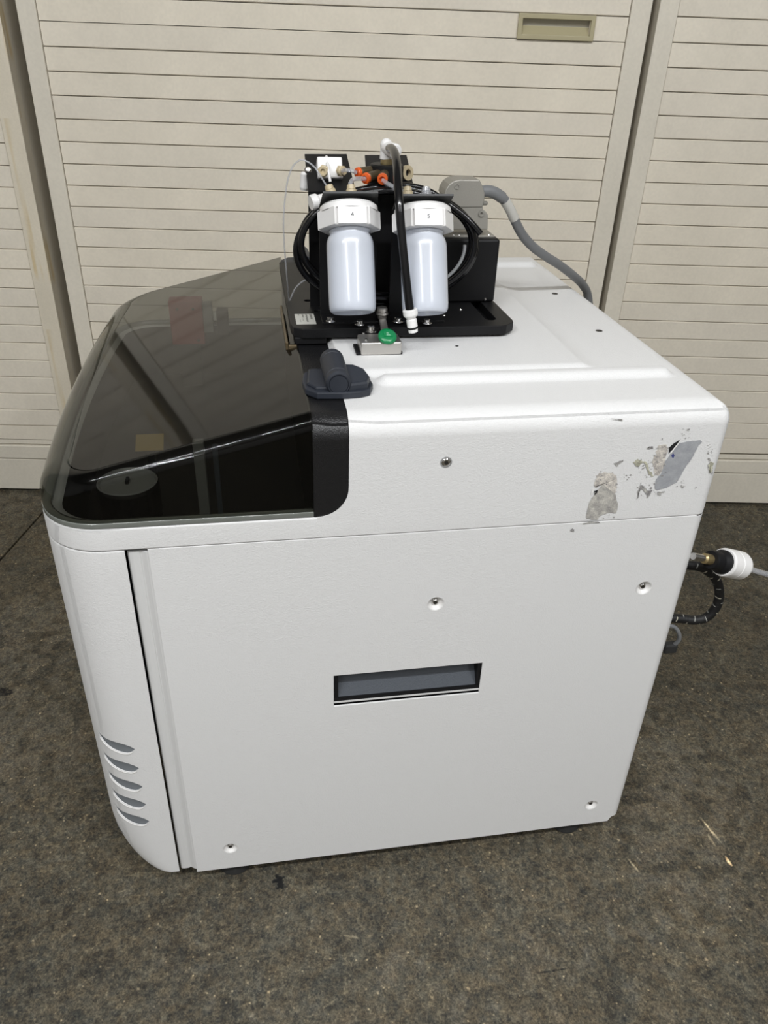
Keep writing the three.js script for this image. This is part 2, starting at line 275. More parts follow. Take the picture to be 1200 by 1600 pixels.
      mesh(h, 'pocket', mergeGeometries([box(x0, x0 + 0.001, ya, yb, -0.0125, 0.003), box(x1 - 0.001, x1, ya, yb, -0.0125, 0.003), box(x0, x1, yb - 0.001, yb, -0.0125, 0.003), box(x0, x1, ya, yb, -0.0128, -0.0118)]), pullIn);
      const sg = prism([[0.003, ya], [-0.0118, ym], [-0.0118, ya]], x1 - x0, 0); const q = sg.attributes.position; for (let i = 0; i < q.count; i++) q.setXYZ(i, x0 + q.getZ(i), q.getY(i), q.getX(i)); mesh(h, 'finger_ledge', boxUV(flipWinding(sg.toNonIndexed ? sg : sg)), pullMat);
    }
    return t;
  };
  cabinet('beige roller-shutter cabinet with an olive cup handle set into one slat', -0.5262, -0.4867, 0.6913, 0.7335, 1.0855, 0.0437, [0.4705, 0.6235, 1.0855]);
  cabinet('beige roller-shutter cabinet whose right-hand post has brown run stains', -1.75, -1.7, -0.6035, -0.5605, 0.9044, 0.0443, null, true);
  cabinet('beige roller-shutter cabinet beyond the narrow black gap beside the cup-handle cabinet', 0.7485, 0.789, 1.95, 2.0, 1.0884, 0.0443, null);
}

// ---------------------------------------------------------------- the analyser on the floor
const T = 0.742, SEAM = 0.5985, ZF = -0.695, XR = 0.4323, HB = 0.6262;      // deck height, seam, far side, rear face, hood foot
const an = thing('laboratory_analyser', 'white floor-standing laboratory analyser with a smoked clear hood', 'machine', [0, 0, -0.35]);
const P_ = (n, g, m, l) => part(an, n, g, m, l);
function frontOutline(xs, inset = 0, zi = 0) {   // plan of the rounded front, near side to far side
  const r = 0.07, xa = -0.265, pts = []; const N = V(0, 0, 0); const q = [];
  for (let i = 0; i < 8; i++) q.push([xs + (xa - xs) * i / 8, 0, 0, 1]);
  for (let i = 0; i <= 14; i++) { const a = PI / 2 + (PI / 2) * i / 14; q.push([xa + r * Math.cos(a), -r + r * Math.sin(a), Math.cos(a), Math.sin(a)]); }
  const z0 = -r, z1 = ZF + r; for (let i = 1; i < 24; i++) { const z = z0 + (z1 - z0) * i / 24, k = (z - (z0 + z1) / 2) / ((z1 - z0) / 2); q.push([-0.335 - 0.012 * (1 - k * k), z, -1, 0]); }
  for (let i = 0; i <= 14; i++) { const a = PI + (PI / 2) * i / 14; q.push([xa + r * Math.cos(a), ZF + r + r * Math.sin(a), Math.cos(a), Math.sin(a)]); }
  for (let i = 1; i <= 8; i++) q.push([xa + (xs - xa) * i / 8, ZF, 0, -1]);
  for (const [x, z, nx, nz] of q) pts.push({ x: x - nx * inset, z: z - nz * (zi || inset), nx, nz });
  return pts;
}
{
  // ---- side panel facing the viewer, with the handle cut-out, dished screw cups
  const scr = [[0.1048, 0.4934], [0.374, 0.4934], [-0.1692, 0.0752], [0.3793, 0.0752]];
  const circ = (x, y, r) => { const p = new THREE.Path(); p.absarc(x, y, r, 0, 2 * PI, true); return p; };
  const cut = new THREE.Path([[-0.0199, 0.3371], [-0.0199, 0.391], [0.1744, 0.391], [0.1744, 0.3371]].map(p => new THREE.Vector2(...p)));
  const XL = -0.2195, sg = prism([[XL, 0.0305], [0.414, 0.0305], [0.4165, 0.037], [XR - 0.0135, 0.041], [XR - 0.0135, SEAM - 0.0012], [XL, SEAM - 0.0012]], 0.0012, 0.0006, [cut, ...scr.map(s => circ(s[0], s[1], 0.0098))]);
  sg.translate(0, 0, -0.0018); const panel = P_('side_panel', boxUV(sg), M.white);
  const cupG = () => { const g = lathe([[0.0046, -0.0052], [0.0062, -0.0046], [0.008, -0.0024], [0.0094, -0.0006], [0.0106, 0.0001]], 28); g.rotateX(PI / 2); return g; };
  const screwG = () => { const g = creased([[0, -0.0016], [0.0015, -0.0016], [0.0015, 0.0004], [0.0030, 0.0003], [0.0042, -0.0008], [0.0046, -0.0022]].map(p => [p[0], p[1]]), 22); g.rotateX(PI / 2); return g; };
  const sockG = () => { const g = new THREE.CircleGeometry(0.0021, 6); g.translate(0, 0, 0.00055); return g; };
  const place = (g, x, y, z) => { g.translate(x, y, z); return g; };
  for (const [x, y] of scr) {
    const c = part(panel, 'screw_cup', place(cupG(), x, y, 0.0002), M.whiteSmooth);
    const s = part(panel, 'screw', place(screwG(), x, y, -0.0028), M.chrome, 'small silver hex-socket screw'); part(panel, 'screw_socket', place(sockG(), x, y, -0.0026), M.darkSocket);
  }
  // handle pocket
  const hp = [-0.0199, 0.1744, 0.3371, 0.391], py0 = hp[2] + 0.0068;
  const pocket = [box(hp[0], hp[0] + 0.0065, py0, hp[3], -0.034, -0.003), box(hp[1] - 0.005, hp[1], py0, hp[3], -0.034, -0.003), box(hp[0], hp[1], hp[3] - 0.003, hp[3], -0.034, -0.003), box(hp[0], hp[1], py0, py0 + 0.0055, -0.034, -0.0024)];
  const recess = P_('handle_recess', mergeGeometries(pocket), M.black, 'black recessed carrying handle');
  const sl = prism([[-0.0045, py0 + 0.0056], [-0.03, hp[3] - 0.006], [-0.034, hp[3] - 0.006], [-0.034, py0 + 0.0056]], hp[1] - hp[0] - 0.0115, 0); { const q = sl.attributes.position; for (let i = 0; i < q.count; i++) q.setXYZ(i, hp[0] + 0.0065 + q.getZ(i), q.getY(i), q.getX(i)); }
  sl.computeVertexNormals(); part(recess, 'finger_scoop', boxUV(sl), M.slate, 'slate grey slanted grip face');
  part(recess, 'lower_lip', box(hp[0], hp[1], py0 - 0.0024, py0 - 0.0002, -0.02, -0.0016), M.stripGrey);
  part(recess, 'gap', box(hp[0], hp[1], hp[2], py0 - 0.0024, -0.02, -0.012), M.black);
  // folded edge strip between the side panel and the front
  const prof = [[-0.2426, -0.012], [-0.2426, -0.0060], [-0.2410, -0.0046], [-0.2370, -0.0040], [-0.2325, -0.0040], [-0.2295, -0.0046], [-0.2292, -0.0052], [-0.2280, -0.0050], [-0.2225, -0.0016], [-0.2196, -0.0010], [-0.2196, -0.012]];
  const st = prism(prof.map(p => [p[0], -p[1]]), 0.0, 0); const eg = new THREE.ExtrudeGeometry(new THREE.Shape(prof.map(p => new THREE.Vector2(p[0], -p[1]))), { depth: 0.557, bevelEnabled: false }); eg.rotateX(-PI / 2); eg.translate(0, 0.0365, 0);
  P_('edge_strip', boxUV(eg), M.stripGrey, 'folded light grey strip along the front seam');
  // rear, far side and bottom sheets close the body
  { const rr = 0.0135, arc = []; for (let i = 0; i <= 8; i++) { const a = PI / 2 * (1 - i / 8); arc.push([XR - rr + rr * Math.cos(a), -rr + rr * Math.sin(a)]); } for (let i = 1; i <= 8; i++) { const a = -PI / 2 * i / 8; if (i === 1) arc.push([XR, ZF + rr]); arc.push([XR - rr + rr * Math.cos(a), ZF + rr + rr * Math.sin(a)]); }
    P_('rear_panel', boxUV(gridGeo([0.041, 0.2, 0.4, SEAM - 0.0025, SEAM - 0.0012].map((y, j) => arc.map(p => V(p[0] - (j === 4 ? 0.0008 : 0), y, p[1]))))), M.white); }
  P_('far_side_panel', box(-0.2418, XR - 0.0135, 0.0305, SEAM - 0.002, ZF, ZF + 0.005), M.white);
  P_('chassis', mergeGeometries([box(-0.24, XR - 0.012, 0.035, 0.50, ZF + 0.008, -0.036), box(-0.036, XR - 0.012, 0.5, SEAM + 0.02, ZF + 0.008, -0.036), box(-0.24, -0.022, 0.035, 0.5, -0.036, -0.0125), box(0.177, XR - 0.012, 0.035, SEAM + 0.02, -0.036, -0.0095), box(-0.022, 0.177, 0.40, SEAM + 0.02, -0.036, -0.0125), box(-0.022, 0.177, 0.035, 0.33, -0.036, -0.0125), box(-0.24, -0.022, 0.5, SEAM - 0.004, -0.036, -0.0125)]), M.black);
  // rubber feet
  for (const [x, z] of [[-0.167, -0.032], [0.358, -0.032], [-0.165, ZF + 0.05], [0.36, ZF + 0.05]]) { const g = creased([[0, 0], [0.024, 0], [0.026, 0.003], [0.022, 0.0355], [0, 0.0355]], 24); g.translate(x, 0, z); P_('rubber_foot', g, M.rubber); }
}
{
  // ---- rounded front panel with five crescent louvres
  const yb = 0.037, yt = SEAM - 0.0012, ys = [];
  for (let i = 0; i <= 10; i++) ys.push(yb + 0.1 * (1 - Math.cos(PI / 2 * i / 10))); for (let i = 1; i <= 14; i++) ys.push(yb + 0.1 + (yt - 0.002 - yb - 0.1) * i / 14); ys.push(yt);
  const shape = (inset) => ys.map((y, j) => { const o = frontOutline(-0.2442, inset + (j === ys.length - 1 ? 0.0012 : 0)); const t = clamp((yb + 0.1 - y) / 0.1, 0, 1); const ins = 0.047 * (1 - Math.sqrt(Math.max(0, 1 - t * t))); const k = (0.093 - ins) / 0.093; return o.map(p => V(-0.2442 + (p.x + 0.2442) * k, y, p.z)); });
  const A = shape(0.0), B = shape(0.0013), n = A[0].length;
  const edge = (a, b, flip) => gridGeo([a, b], flip);
  const shell = mergeGeometries([gridGeo(A, true), gridGeo(B), edge(A[A.length - 1], B[A.length - 1], true), edge(A[0], B[0], false), edge(A.map(r => r[0]), B.map(r => r[0]), false), edge(A.map(r => r[n - 1]), B.map(r => r[n - 1]), true)]);
  const hit = (u, v) => { const d = ray(u, v), o = frontOutline(-0.2442, 0); let best = null; for (let i = 0; i < o.length - 1; i++) { const a = o[i], b = o[i + 1], ex = b.x - a.x, ez = b.z - a.z; const det = d.x * ez - d.z * ex; if (Math.abs(det) < 1e-9) continue; const t = ((a.x - C0.x) * ez - (a.z - C0.z) * ex) / det, s = ((a.x - C0.x) * d.z - (a.z - C0.z) * d.x) / det; if (s >= -1e-3 && s <= 1.001 && t > 0 && (!best || t < best.t)) best = { t, p: C0.clone().addScaledVector(d, t) }; } return best && best.p; };
  const up = [[220, 205], [248, 245], [300, 290], [350, 313], [400, 330], [450, 344], [500, 358], [555, 378], [605, 405]], lo = [[580, 428], [550, 444], [518, 448], [450, 436], [405, 418], [360, 394], [318, 362], [280, 322], [244, 268]];
  const tips = [[220, 205, 385], [265, 405, 382], [318, 605, 367], [358, 790, 364], [398, 970, 357]];
  const nrm = V(-0.62, 0, 0.78); let brush = new Brush(shell); brush.updateMatrixWorld(); const ev = new Evaluator(); ev.useGroups = false;
  const lips = [];
  for (const [tx, ty, len] of tips) {
    const s = len / 385, q = p => [120 + (tx + (p[0] - 220) * s) / 6.667, 1110 + (ty + (p[1] - 205) * s * 0.99) / 6.667];
    const poly = [...up, ...lo].map(q), pts = poly.map(p => hit(...p)).map(p => p); if (pts.some(p => !p)) { console.log('vent miss'); continue; }
    const tri = THREE.ShapeUtils.triangulateShape(poly.map(p => new THREE.Vector2(p[0], -p[1])), []); const m = pts.length, pos = [], idx = [], uv = [];
    for (const k of [0.02, -0.022]) for (const p of pts) { const w = p.clone().addScaledVector(nrm, k); pos.push(w.x, w.y, w.z); uv.push(0, 0); }
    const area = THREE.ShapeUtils.area(poly.map(p => new THREE.Vector2(p[0], -p[1]))); const fl = area < 0;
    for (const t of tri) { const [a, b, c] = fl ? [t[0], t[1], t[2]] : t; idx.push(a, b, c); idx.push(a + m, c + m, b + m); }
    for (let i = 0; i < m; i++) { const j = (i + 1) % m; if (fl) idx.push(i, j, i + m, j, j + m, i + m); else idx.push(i, i + m, j, j, i + m, j + m); }
    let g = new THREE.BufferGeometry(); g.setAttribute('position', new THREE.Float32BufferAttribute(pos, 3)); g.setAttribute('uv', new THREE.Float32BufferAttribute(uv, 2)); g.setIndex(idx); g = g.toNonIndexed(); g.computeVertexNormals();
    const cb = new Brush(g); cb.updateMatrixWorld(); brush = ev.evaluate(brush, cb, SUBTRACTION);
    lips.push(tube([...lo.slice().reverse()].map(q).map(p => hit(p[0], p[1] + 1.6)).map(p => p.addScaledVector(nrm, -0.0003)), 0.001, 30, 8));
  }
  const fp = P_('front_panel', boxUV(brush.geometry), M.white);
  for (const g of lips) part(fp, 'louvre_lip', g, M.whiteSmooth);
  const ins = [0.10, 0.20, 0.32].map(y => frontOutline(-0.25, 0.002).slice(0, 26).map(p => V(p.x, y, p.z))); part(fp, 'louvre_insert', gridGeo(ins, true), M.ventGrey, 'blue grey sheet behind the louvres');
}
{
  // ---- white upper cover: rear block with rounded shoulders and embossed deck
  const x0 = -0.0025, rc = 0.0135, r = 0.024, yb = SEAM - 0.0004;
  const outl = (inset) => { const q = []; for (let i = 0; i < 14; i++) q.push([x0 + (XR - Math.max(rc, inset + 0.0005) - x0) * i / 14, -inset]); const c = Math.max(rc, inset + 0.0005), cr = c - inset, cx = XR - c;
    for (let i = 0; i <= 10; i++) { const a = PI / 2 - PI / 2 * i / 10; q.push([cx + cr * Math.cos(a), -c + cr * Math.sin(a)]); }
    for (let i = 1; i < 20; i++) q.push([XR - inset, -c + (ZF + 2 * c) * i / 20]);
    for (let i = 0; i <= 10; i++) { const a = -PI / 2 * i / 10; q.push([cx + cr * Math.cos(a), ZF + c + cr * Math.sin(a)]); }
    for (let i = 1; i <= 14; i++) q.push([cx + (x0 - cx) * i / 14, ZF + inset]); return q; };
  const rows = []; rows.push(outl(0.0016).map(p => V(p[0], yb, p[1]))); rows.push(outl(0.0003).map(p => V(p[0], yb + 0.0006, p[1]))); rows.push(outl(0).map(p => V(p[0], yb + 0.002, p[1])));
  for (let i = 1; i <= 6; i++) rows.push(outl(0).map(p => V(p[0], yb + 0.002 + (T - r - yb - 0.002) * i / 6, p[1])));
  for (let i = 1; i <= 12; i++) { const a = PI / 2 * i / 12; rows.push(outl(r * (1 - Math.cos(a))).map(p => V(p[0], T - r + r * Math.sin(a), p[1]))); }
  const wall = gridGeo(rows);
  const hgt = (x, z) => {
    let h = 0;
    const t = clamp((0.328 - x) / 0.032, 0, 1); h += 0.0065 * t * t * sstep(-0.108, -0.122, z) * sstep(-0.604, -0.59, z) * sstep(-0.002, 0.004, x);   // raised platform under the plate
    const rib = (zc, xa, xb) => { const dx = Math.max(xa - x, x - xb, 0), d = Math.hypot(dx, z - zc); return 0.0075 * sstep(0.0165, 0.004, d); };
    h += rib(-0.098, 0.054, 0.386) + rib(-0.616, 0.05, 0.392); return h;
  };
  const NX = 150, NZ = 240, deck = []; const xa = x0, xb = XR - r, za = -r, zb = ZF + r;
  for (let j = 0; j <= NZ; j++) { const row = []; for (let i = 0; i <= NX; i++) { const x = xa + (xb - xa) * i / NX, z = za + (zb - za) * j / NZ; row.push(V(x, T + hgt(x, z), z)); } deck.push(row); }
  const cover = P_('top_cover', boxUV(mergeGeometries([wall, gridGeo(deck)])), M.white);
  for (const [u, v] of [[867, 459], [936, 517], [714, 541]]) { const p = onY(u, v, u === 714 ? T + 0.0065 : T), g = new THREE.CircleGeometry(u === 714 ? 0.0022 : 0.0048, 18); g.rotateX(-PI / 2); g.translate(p.x, p.y + 0.0004, p.z); part(cover, 'deck_hole', g, M.darkSocket); }
  { const sx = 0.1031, sy = 0.6867; let g = creased([[0, 0.0012], [0.0034, 0.0012], [0.0048, 0.0002], [0.0052, -0.0005]], 24); g.rotateX(PI / 2); g.translate(sx, sy, 0.0005); part(cover, 'screw', g, M.chrome, 'silver hex-socket screw on the cover'); g = new THREE.CircleGeometry(0.0024, 6); g.translate(sx, sy, 0.0019); part(cover, 'screw_socket', g, M.darkSocket); g = new THREE.RingGeometry(0.0052, 0.0066, 24); g.translate(sx, sy, 0.0004); part(cover, 'screw_washer', g, M.grey); }
  // band under the hood, wrapping round the front
  const f = (i, y) => frontOutline(x0, i).map(p => V(p.x, y, p.z));
  const band = gridGeo([f(0.0016, yb), f(0.0003, yb + 0.0006), f(0, yb + 0.002), f(0, HB - 0.003), f(0.0009, HB - 0.0008), f(0.003, HB), f(0.02, HB), f(0.02, yb)], true);
  P_('hood_seat', boxUV(band), M.white);
  const fr = 0.034, fs = new THREE.Shape(); fs.moveTo(x0 + 0.0008, HB - 0.003); fs.lineTo(x0 + 0.0008, HB + fr); fs.absarc(x0 - fr, HB + fr, fr, 0, -PI / 2, true); fs.lineTo(x0 - fr, HB - 0.003);
  const fg = new THREE.ExtrudeGeometry(fs, { depth: 0.006, bevelEnabled: false, curveSegments: 20 }); fg.translate(0, 0, -0.0059); P_('corner_fillet', boxUV(fg), M.white);
  // black band between cover and hood
  const arch = (ins) => { const q = [], rr = 0.025, z0 = -ins, z1 = ZF + ins, tp = T - ins; for (const y of [HB - 0.0004, 0.66, 0.69]) q.push([z0, y]); for (let i = 0; i <= 12; i++) { const a = PI / 2 * i / 12; q.push([z0 - rr + rr * Math.cos(a), tp - rr + rr * Math.sin(a)]); } for (let i = 1; i < 30; i++) q.push([z0 - rr + (z1 - z0 + 2 * rr) * i / 30, tp]); for (let i = 0; i <= 12; i++) { const a = PI / 2 + PI / 2 * i / 12; q.push([z1 + rr + rr * Math.cos(a), tp - rr + rr * Math.sin(a)]); } for (const y of [0.69, 0.66, HB - 0.0004]) q.push([z1, y]); return q; };
  const ar = arch(0.0006), ar2 = arch(0.012), bx = [-0.0405, -0.0395, -0.02, -0.0032, x0];
  const bandG = [gridGeo(bx.map((x, i) => arch(i === 0 || i === 4 ? 0.0012 : 0.0006).map(p => V(x, p[1], p[0]))), true), gridGeo([ar, ar2].map(a => a.map(p => V(-0.0405, p[1], p[0]))))];
  P_('black_band', boxUV(mergeGeometries(bandG)), M.blackTex, 'grained black band behind the hood');
  // inner black well below the hood
  const fi = (i, y) => frontOutline(-0.0395, i + 0.0065).map(p => V(p.x, y, p.z));
  const well = [gridGeo([fi(0.014, HB - 0.001), fi(0.014, 0.535)]), box(-0.0395, -0.0375, 0.535, T - 0.014, ZF + 0.014, -0.014)];
  { const o = frontOutline(-0.0395, 0.0205), s = new THREE.ShapeGeometry(new THREE.Shape(o.map(p => new THREE.Vector2(p.x, -p.z)))); s.rotateX(-PI / 2); s.translate(0, 0.535, 0); well.push(s); for (const w of well) { if (w.index === null) { const c = w.attributes.position.count; w.setIndex([...Array(c).keys()]); } } }
  P_('inner_well', mergeGeometries(well), M.black);
}
{
  // ---- smoked hood: constant plan, sloping top, rounded edges
  const xs = -0.0405, top = x => 0.7445 + 0.252 * (x + 0.04), N = 12;
  const rad = p => 0.017 + 0.019 * Math.max(0, -p.nx);
  const base = frontOutline(xs, 0.0012), rows = [];
  const row = (inF, yF) => base.map(p => { const r = rad(p), i = inF(r), x = Math.max(p.x - p.nx * i, p.x - 1), z = p.z - p.nz * i; return V(Math.min(x, xs), yF(r, Math.min(x, xs)), z); });
  const y0 = HB + 0.0006; for (let i = 0; i <= 5; i++) rows.push(base.map(p => { const r = rad(p); const yt = top(Math.min(xs, p.x - p.nx * r)) - r; return V(p.x, y0 + (yt - y0) * i / 5, p.z); }));
  for (let i = 1; i <= N; i++) { const a = PI / 2 * i / N; rows.push(base.map(p => { const r = rad(p), ins = r * (1 - Math.cos(a)), x = Math.min(xs, p.x - p.nx * ins); return V(x, top(Math.min(xs, p.x - p.nx * r)) - r + r * Math.sin(a) + (0.252 * (x - Math.min(xs, p.x - p.nx * r))) * Math.sin(a) * 0.0, p.z - p.nz * ins); })); }
  // top skin: strips between mirrored points of the last ring
  const last = rows[rows.length - 1], n = last.length, capRows = []; const half = Math.floor((n - 1) / 2);
  for (let k = 0; k <= 16; k++) capRows.push(Array.from({ length: half + 1 }, (_, i) => last[i].clone().lerp(last[n - 1 - i], k / 16)));
  const g = mergeGeometries([gridGeo(rows, true), gridGeo(capRows)]);
  const smooth = mergeByPosition(g);
  const hood = P_('hood', smooth, M.hood, 'smoked transparent hood with sloping top');
  const f = (i, y) => frontOutline(xs, i).map(p => V(p.x, y, p.z));
  part(hood, 'hood_rim', gridGeo([f(0.0006, HB + 0.0003), f(0.0004, HB + 0.005), f(0.0014, HB + 0.0066), f(0.006, HB + 0.0072), f(0.0105, HB + 0.006), f(0.0105, HB + 0.0003)], true), M.hoodRim, 'thick grey green lower rim of the hood');
}
function mergeByPosition(g) {
  const p = g.attributes.position, map = new Map(), remap = [], pos = [], uv = []; const u = g.attributes.uv;
  for (let i = 0; i < p.count; i++) { const k = [p.getX(i), p.getY(i), p.getZ(i)].map(v => Math.round(v * 1e5)).join(); if (!map.has(k)) { map.set(k, pos.length / 3); pos.push(p.getX(i), p.getY(i), p.getZ(i)); uv.push(u.getX(i), u.getY(i)); } remap.push(map.get(k)); }
  const idx = []; const ix = g.index.array; for (let i = 0; i < ix.length; i += 3) { const a = remap[ix[i]], b = remap[ix[i + 1]], c = remap[ix[i + 2]]; if (a !== b && b !== c && a !== c) idx.push(a, b, c); }
  const o = new THREE.BufferGeometry(); o.setAttribute('position', new THREE.Float32BufferAttribute(pos, 3)); o.setAttribute('uv', new THREE.Float32BufferAttribute(uv, 2)); o.setIndex(idx); o.computeVertexNormals(); return o;
}
{
  // ---- hood latches at the near and far shoulders
  const latch = (mirror) => {
    const zc = mirror ? ZF + 0.079 : -0.079, s = mirror ? -1 : 1, y = T;
    const base = [[-0.043, 0.006], [-0.041, -0.014], [-0.03, -0.026], [-0.004, -0.028], [0.016, -0.026], [0.026, -0.021], [0.031, -0.006], [0.029, 0.02], [0.02, 0.036], [0.008, 0.042], [-0.03, 0.043], [-0.04, 0.03]];
    const g = prism(base.map(p => [p[0], p[1] * s]), 0.005, 0.0015); g.rotateX(-PI / 2); g.translate(0, y + 0.0018, zc);
    const top = prism([[0.008, -0.022], [0.022, -0.018], [0.026, -0.004], [0.023, 0.018], [0.014, 0.03], [0.002, 0.032], [0.002, -0.022]].map(p => [p[0], p[1] * s]), 0.009, 0.003); top.rotateX(-PI / 2); top.translate(0, y + 0.005, zc);
    const t2 = prism([[-0.038, -0.006], [-0.03, -0.018], [-0.01, -0.02], [-0.004, 0.03], [-0.034, 0.032]].map(p => [p[0], p[1] * s]), 0.004, 0.002); t2.rotateX(-PI / 2); t2.translate(0, y + 0.006, zc);
    const l = P_('hood_latch', boxUV(mergeGeometries([g, top, t2])), M.navy, mirror ? 'dark navy latch at the far shoulder' : 'dark navy latch at the near shoulder');
    const a = V(-0.0075, y + 0.0165, zc - 0.05 * s), b = V(-0.0075, y + 0.0165, zc + 0.027 * s), r = 0.0138, L = a.distanceTo(b);
    const k = creased([[0, 0], [r - 0.003, 0], [r, 0.003], [r, 0.012], [r - 0.0006, 0.0125], [r - 0.0006, 0.0135], [r, 0.014], [r, L - 0.014], [r - 0.0006, L - 0.0135], [r - 0.0006, L - 0.0125], [r, L - 0.012], [r, L - 0.003], [r - 0.002, L], [r - 0.003, L], [r - 0.0032, L - 0.001], [r - 0.0038, L - 0.001], [r - 0.004, L], [0, L]], 32);
    part(l, 'grip', alongAxis(k, a, b.clone().sub(a)), M.navy);
  };
  latch(false); latch(true);
  // hinge-notch frame where the bolted plate meets the hood
  const a = onY(438, 460, T + 0.006), b = onY(447, 540, T + 0.002);
  P_('notch_frame', mergeGeometries([box(-0.056, -0.0525, T - 0.002, T + 0.008, -0.372, -0.214, 0.001), box(-0.0525, -0.042, T - 0.002, T + 0.004, -0.22, -0.214, 0.001)]), M.bronze, 'thin dark frame at the hood notch');
}
{
  // ---- torn paint and label residue on the rear of the side
  const grime = (seed, base, amp) => { const a = lattice(9, seed), b = lattice(37, seed + 1), c = lattice(120, seed + 2); const t = dataTex(256, 256, (i, j, o) => { const u = i / 256, v = j / 256, n = (vnoise(a, u, v) - 0.5) * amp + (vnoise(b, u, v) - 0.5) * amp * 0.7 + (vnoise(c, u, v) - 0.5) * amp * 0.5; o[0] = base[0] + n; o[1] = base[1] + n; o[2] = base[2] + n * 0.9; }, true); t.repeat.set(22, 22); return t; };
  const bare = std(0xffffff, 0.45, 0, { map: grime(301, [160, 162, 166], 14) }), residue = std(0xffffff, 0.7, 0, { map: grime(305, [196, 190, 182], 52) }), mixed = std(0xffffff, 0.6, 0, { map: grime(309, [174, 171, 165], 44) }), moss = std(0xffffff, 0.8, 0, { map: grime(313, [172, 170, 152], 60) }), blk = std(lin(0.012, 0.012, 0.014), 0.5), ink = std(lin(0.05, 0.06, 0.2), 0.5), paper = std(lin(0.8, 0.79, 0.77), 0.6), scuff = std(0xffffff, 0.6, 0, { map: grime(317, [150, 148, 146], 60) });
  const r = rng(41);
  const rough = (poly, amp, sub = 4) => { const o = []; poly.forEach((p, i) => { const q = poly[(i + 1) % poly.length]; for (let k = 0; k < sub; k++) { const t = k / sub; o.push([p[0] + (q[0] - p[0]) * t + (r() - 0.5) * amp, p[1] + (q[1] - p[1]) * t + (r() - 0.5) * amp]); } }); return o; };
  let lvl = 0.0003;
  const patch = (name, poly, m, amp = 4, z, label) => { const s = 4.2857, pts = rough(poly, amp).map(p => onZ(860 + p[0] / s, 640 + p[1] / s, 0)); lvl += 0.00004; const g = prism(pts.map(p => [p.x, p.y]), 0.00012, 0); g.translate(0, 0, z || lvl); return P_(name, boxUV(g), m, label); };
  patch('residue_patch', [[715, 240], [770, 228], [785, 260], [775, 330], [755, 385], [735, 430], [700, 445], [690, 400], [680, 350], [705, 300]], residue, 16);
  patch('bare_patch', [[862, 222], [930, 212], [1003, 203], [1012, 214], [985, 250], [950, 320], [880, 420], [850, 480], [790, 515], [720, 540], [698, 528], [706, 470], [745, 420], [765, 350], [800, 300]], bare, 5, 0, 'grey bare patch where a label tore the paint');
  patch('ink_spot', [[810, 300], [822, 292], [830, 308], [822, 322], [808, 312]], ink, 5);
  patch('tear_flap', [[800, 288], [870, 196], [876, 202], [840, 250], [806, 296]], paper, 2);
  patch('tear_hole', [[790, 292], [795, 252], [815, 232], [872, 194], [845, 232], [820, 262], [800, 284]], blk, 3, 0, 'black tear beside the bare patch');
  patch('residue_patch', [[310, 440], [345, 420], [400, 415], [445, 440], [448, 510], [430, 560], [350, 500], [300, 520], [290, 490]], residue, 14);
  patch('bare_patch', [[345, 500], [400, 540], [435, 570], [452, 640], [438, 690], [380, 690], [335, 708], [312, 735], [250, 730], [236, 712], [262, 620], [275, 590], [310, 545]], mixed, 6, 0, 'mottled grey patch with a torn corner');
  patch('tear_hole', [[290, 545], [318, 533], [312, 552], [296, 572]], blk, 2, 0, 'small black tear');
  patch('tear_flap', [[275, 540], [288, 522], [296, 530], [288, 552], [270, 570]], paper, 3);
  patch('scuff_mark', [[425, 358], [460, 345], [488, 332], [482, 348], [460, 360], [446, 380]], scuff, 5);
  patch('scuff_mark', [[555, 345], [585, 332], [620, 345], [600, 365], [590, 382], [562, 368]], moss, 12);
  patch('scuff_mark', [[612, 350], [640, 342], [668, 410], [690, 440], [672, 448], [645, 400], [640, 375]], moss, 14);
  patch('scuff_mark', [[580, 600], [582, 545], [600, 505], [630, 515], [645, 540], [682, 535], [650, 590], [640, 560], [612, 525], [592, 550]], scuff, 8);
  patch('scuff_mark', [[718, 570], [716, 548], [765, 548], [738, 556]], scuff, 5);
  patch('scuff_mark', [[640, 258], [682, 238], [690, 262], [660, 262]], scuff, 12);
  patch('scuff_mark', [[405, 56], [440, 62], [484, 64], [486, 76], [455, 70], [420, 64]], scuff, 5, -0.0006);
  patch('scuff_mark', [[215, 760], [260, 748], [320, 748], [330, 756], [270, 758], [222, 768]], scuff, 3, 0.0006);
  patch('scuff_mark', [[130, 800], [150, 790], [160, 815], [140, 812]], scuff, 8);
  patch('scuff_mark', [[1062, 352], [1088, 345], [1082, 400], [1062, 425], [1056, 385]], moss, 16);
  { const fl = []; const near = [[[690, 240], [790, 450], 46], [[590, 330], [680, 450], 26], [[580, 490], [770, 570], 22], [[290, 410], [450, 560], 34], [[840, 470], [900, 520], 8], [[1050, 230], [1085, 430], 26], [[240, 690], [440, 745], 14], [[490, 420], [540, 470], 6], [[880, 120], [935, 190], 8]];
    for (const [p, q, n] of near) for (let i = 0; i < n; i++) { const x = p[0] + (q[0] - p[0]) * r(), y = p[1] + (q[1] - p[1]) * r(), w = 2 + 7 * r() * r(), k = 5, o = []; for (let t = 0; t < k; t++) { const a = t / k * 2 * PI, e = onZ(860 + (x + Math.cos(a) * w * (0.5 + r())) / 4.2857, 640 + (y + Math.sin(a) * w * (0.4 + 0.8 * r())) / 4.2857, 0); o.push([e.x, e.y]); } const g = prism(o, 0.0001, 0); g.translate(0, 0, 0.0007); fl.push(g); }
    P_('paint_flecks', boxUV(mergeGeometries(fl)), scuff).userData.kind = 'stuff'; }
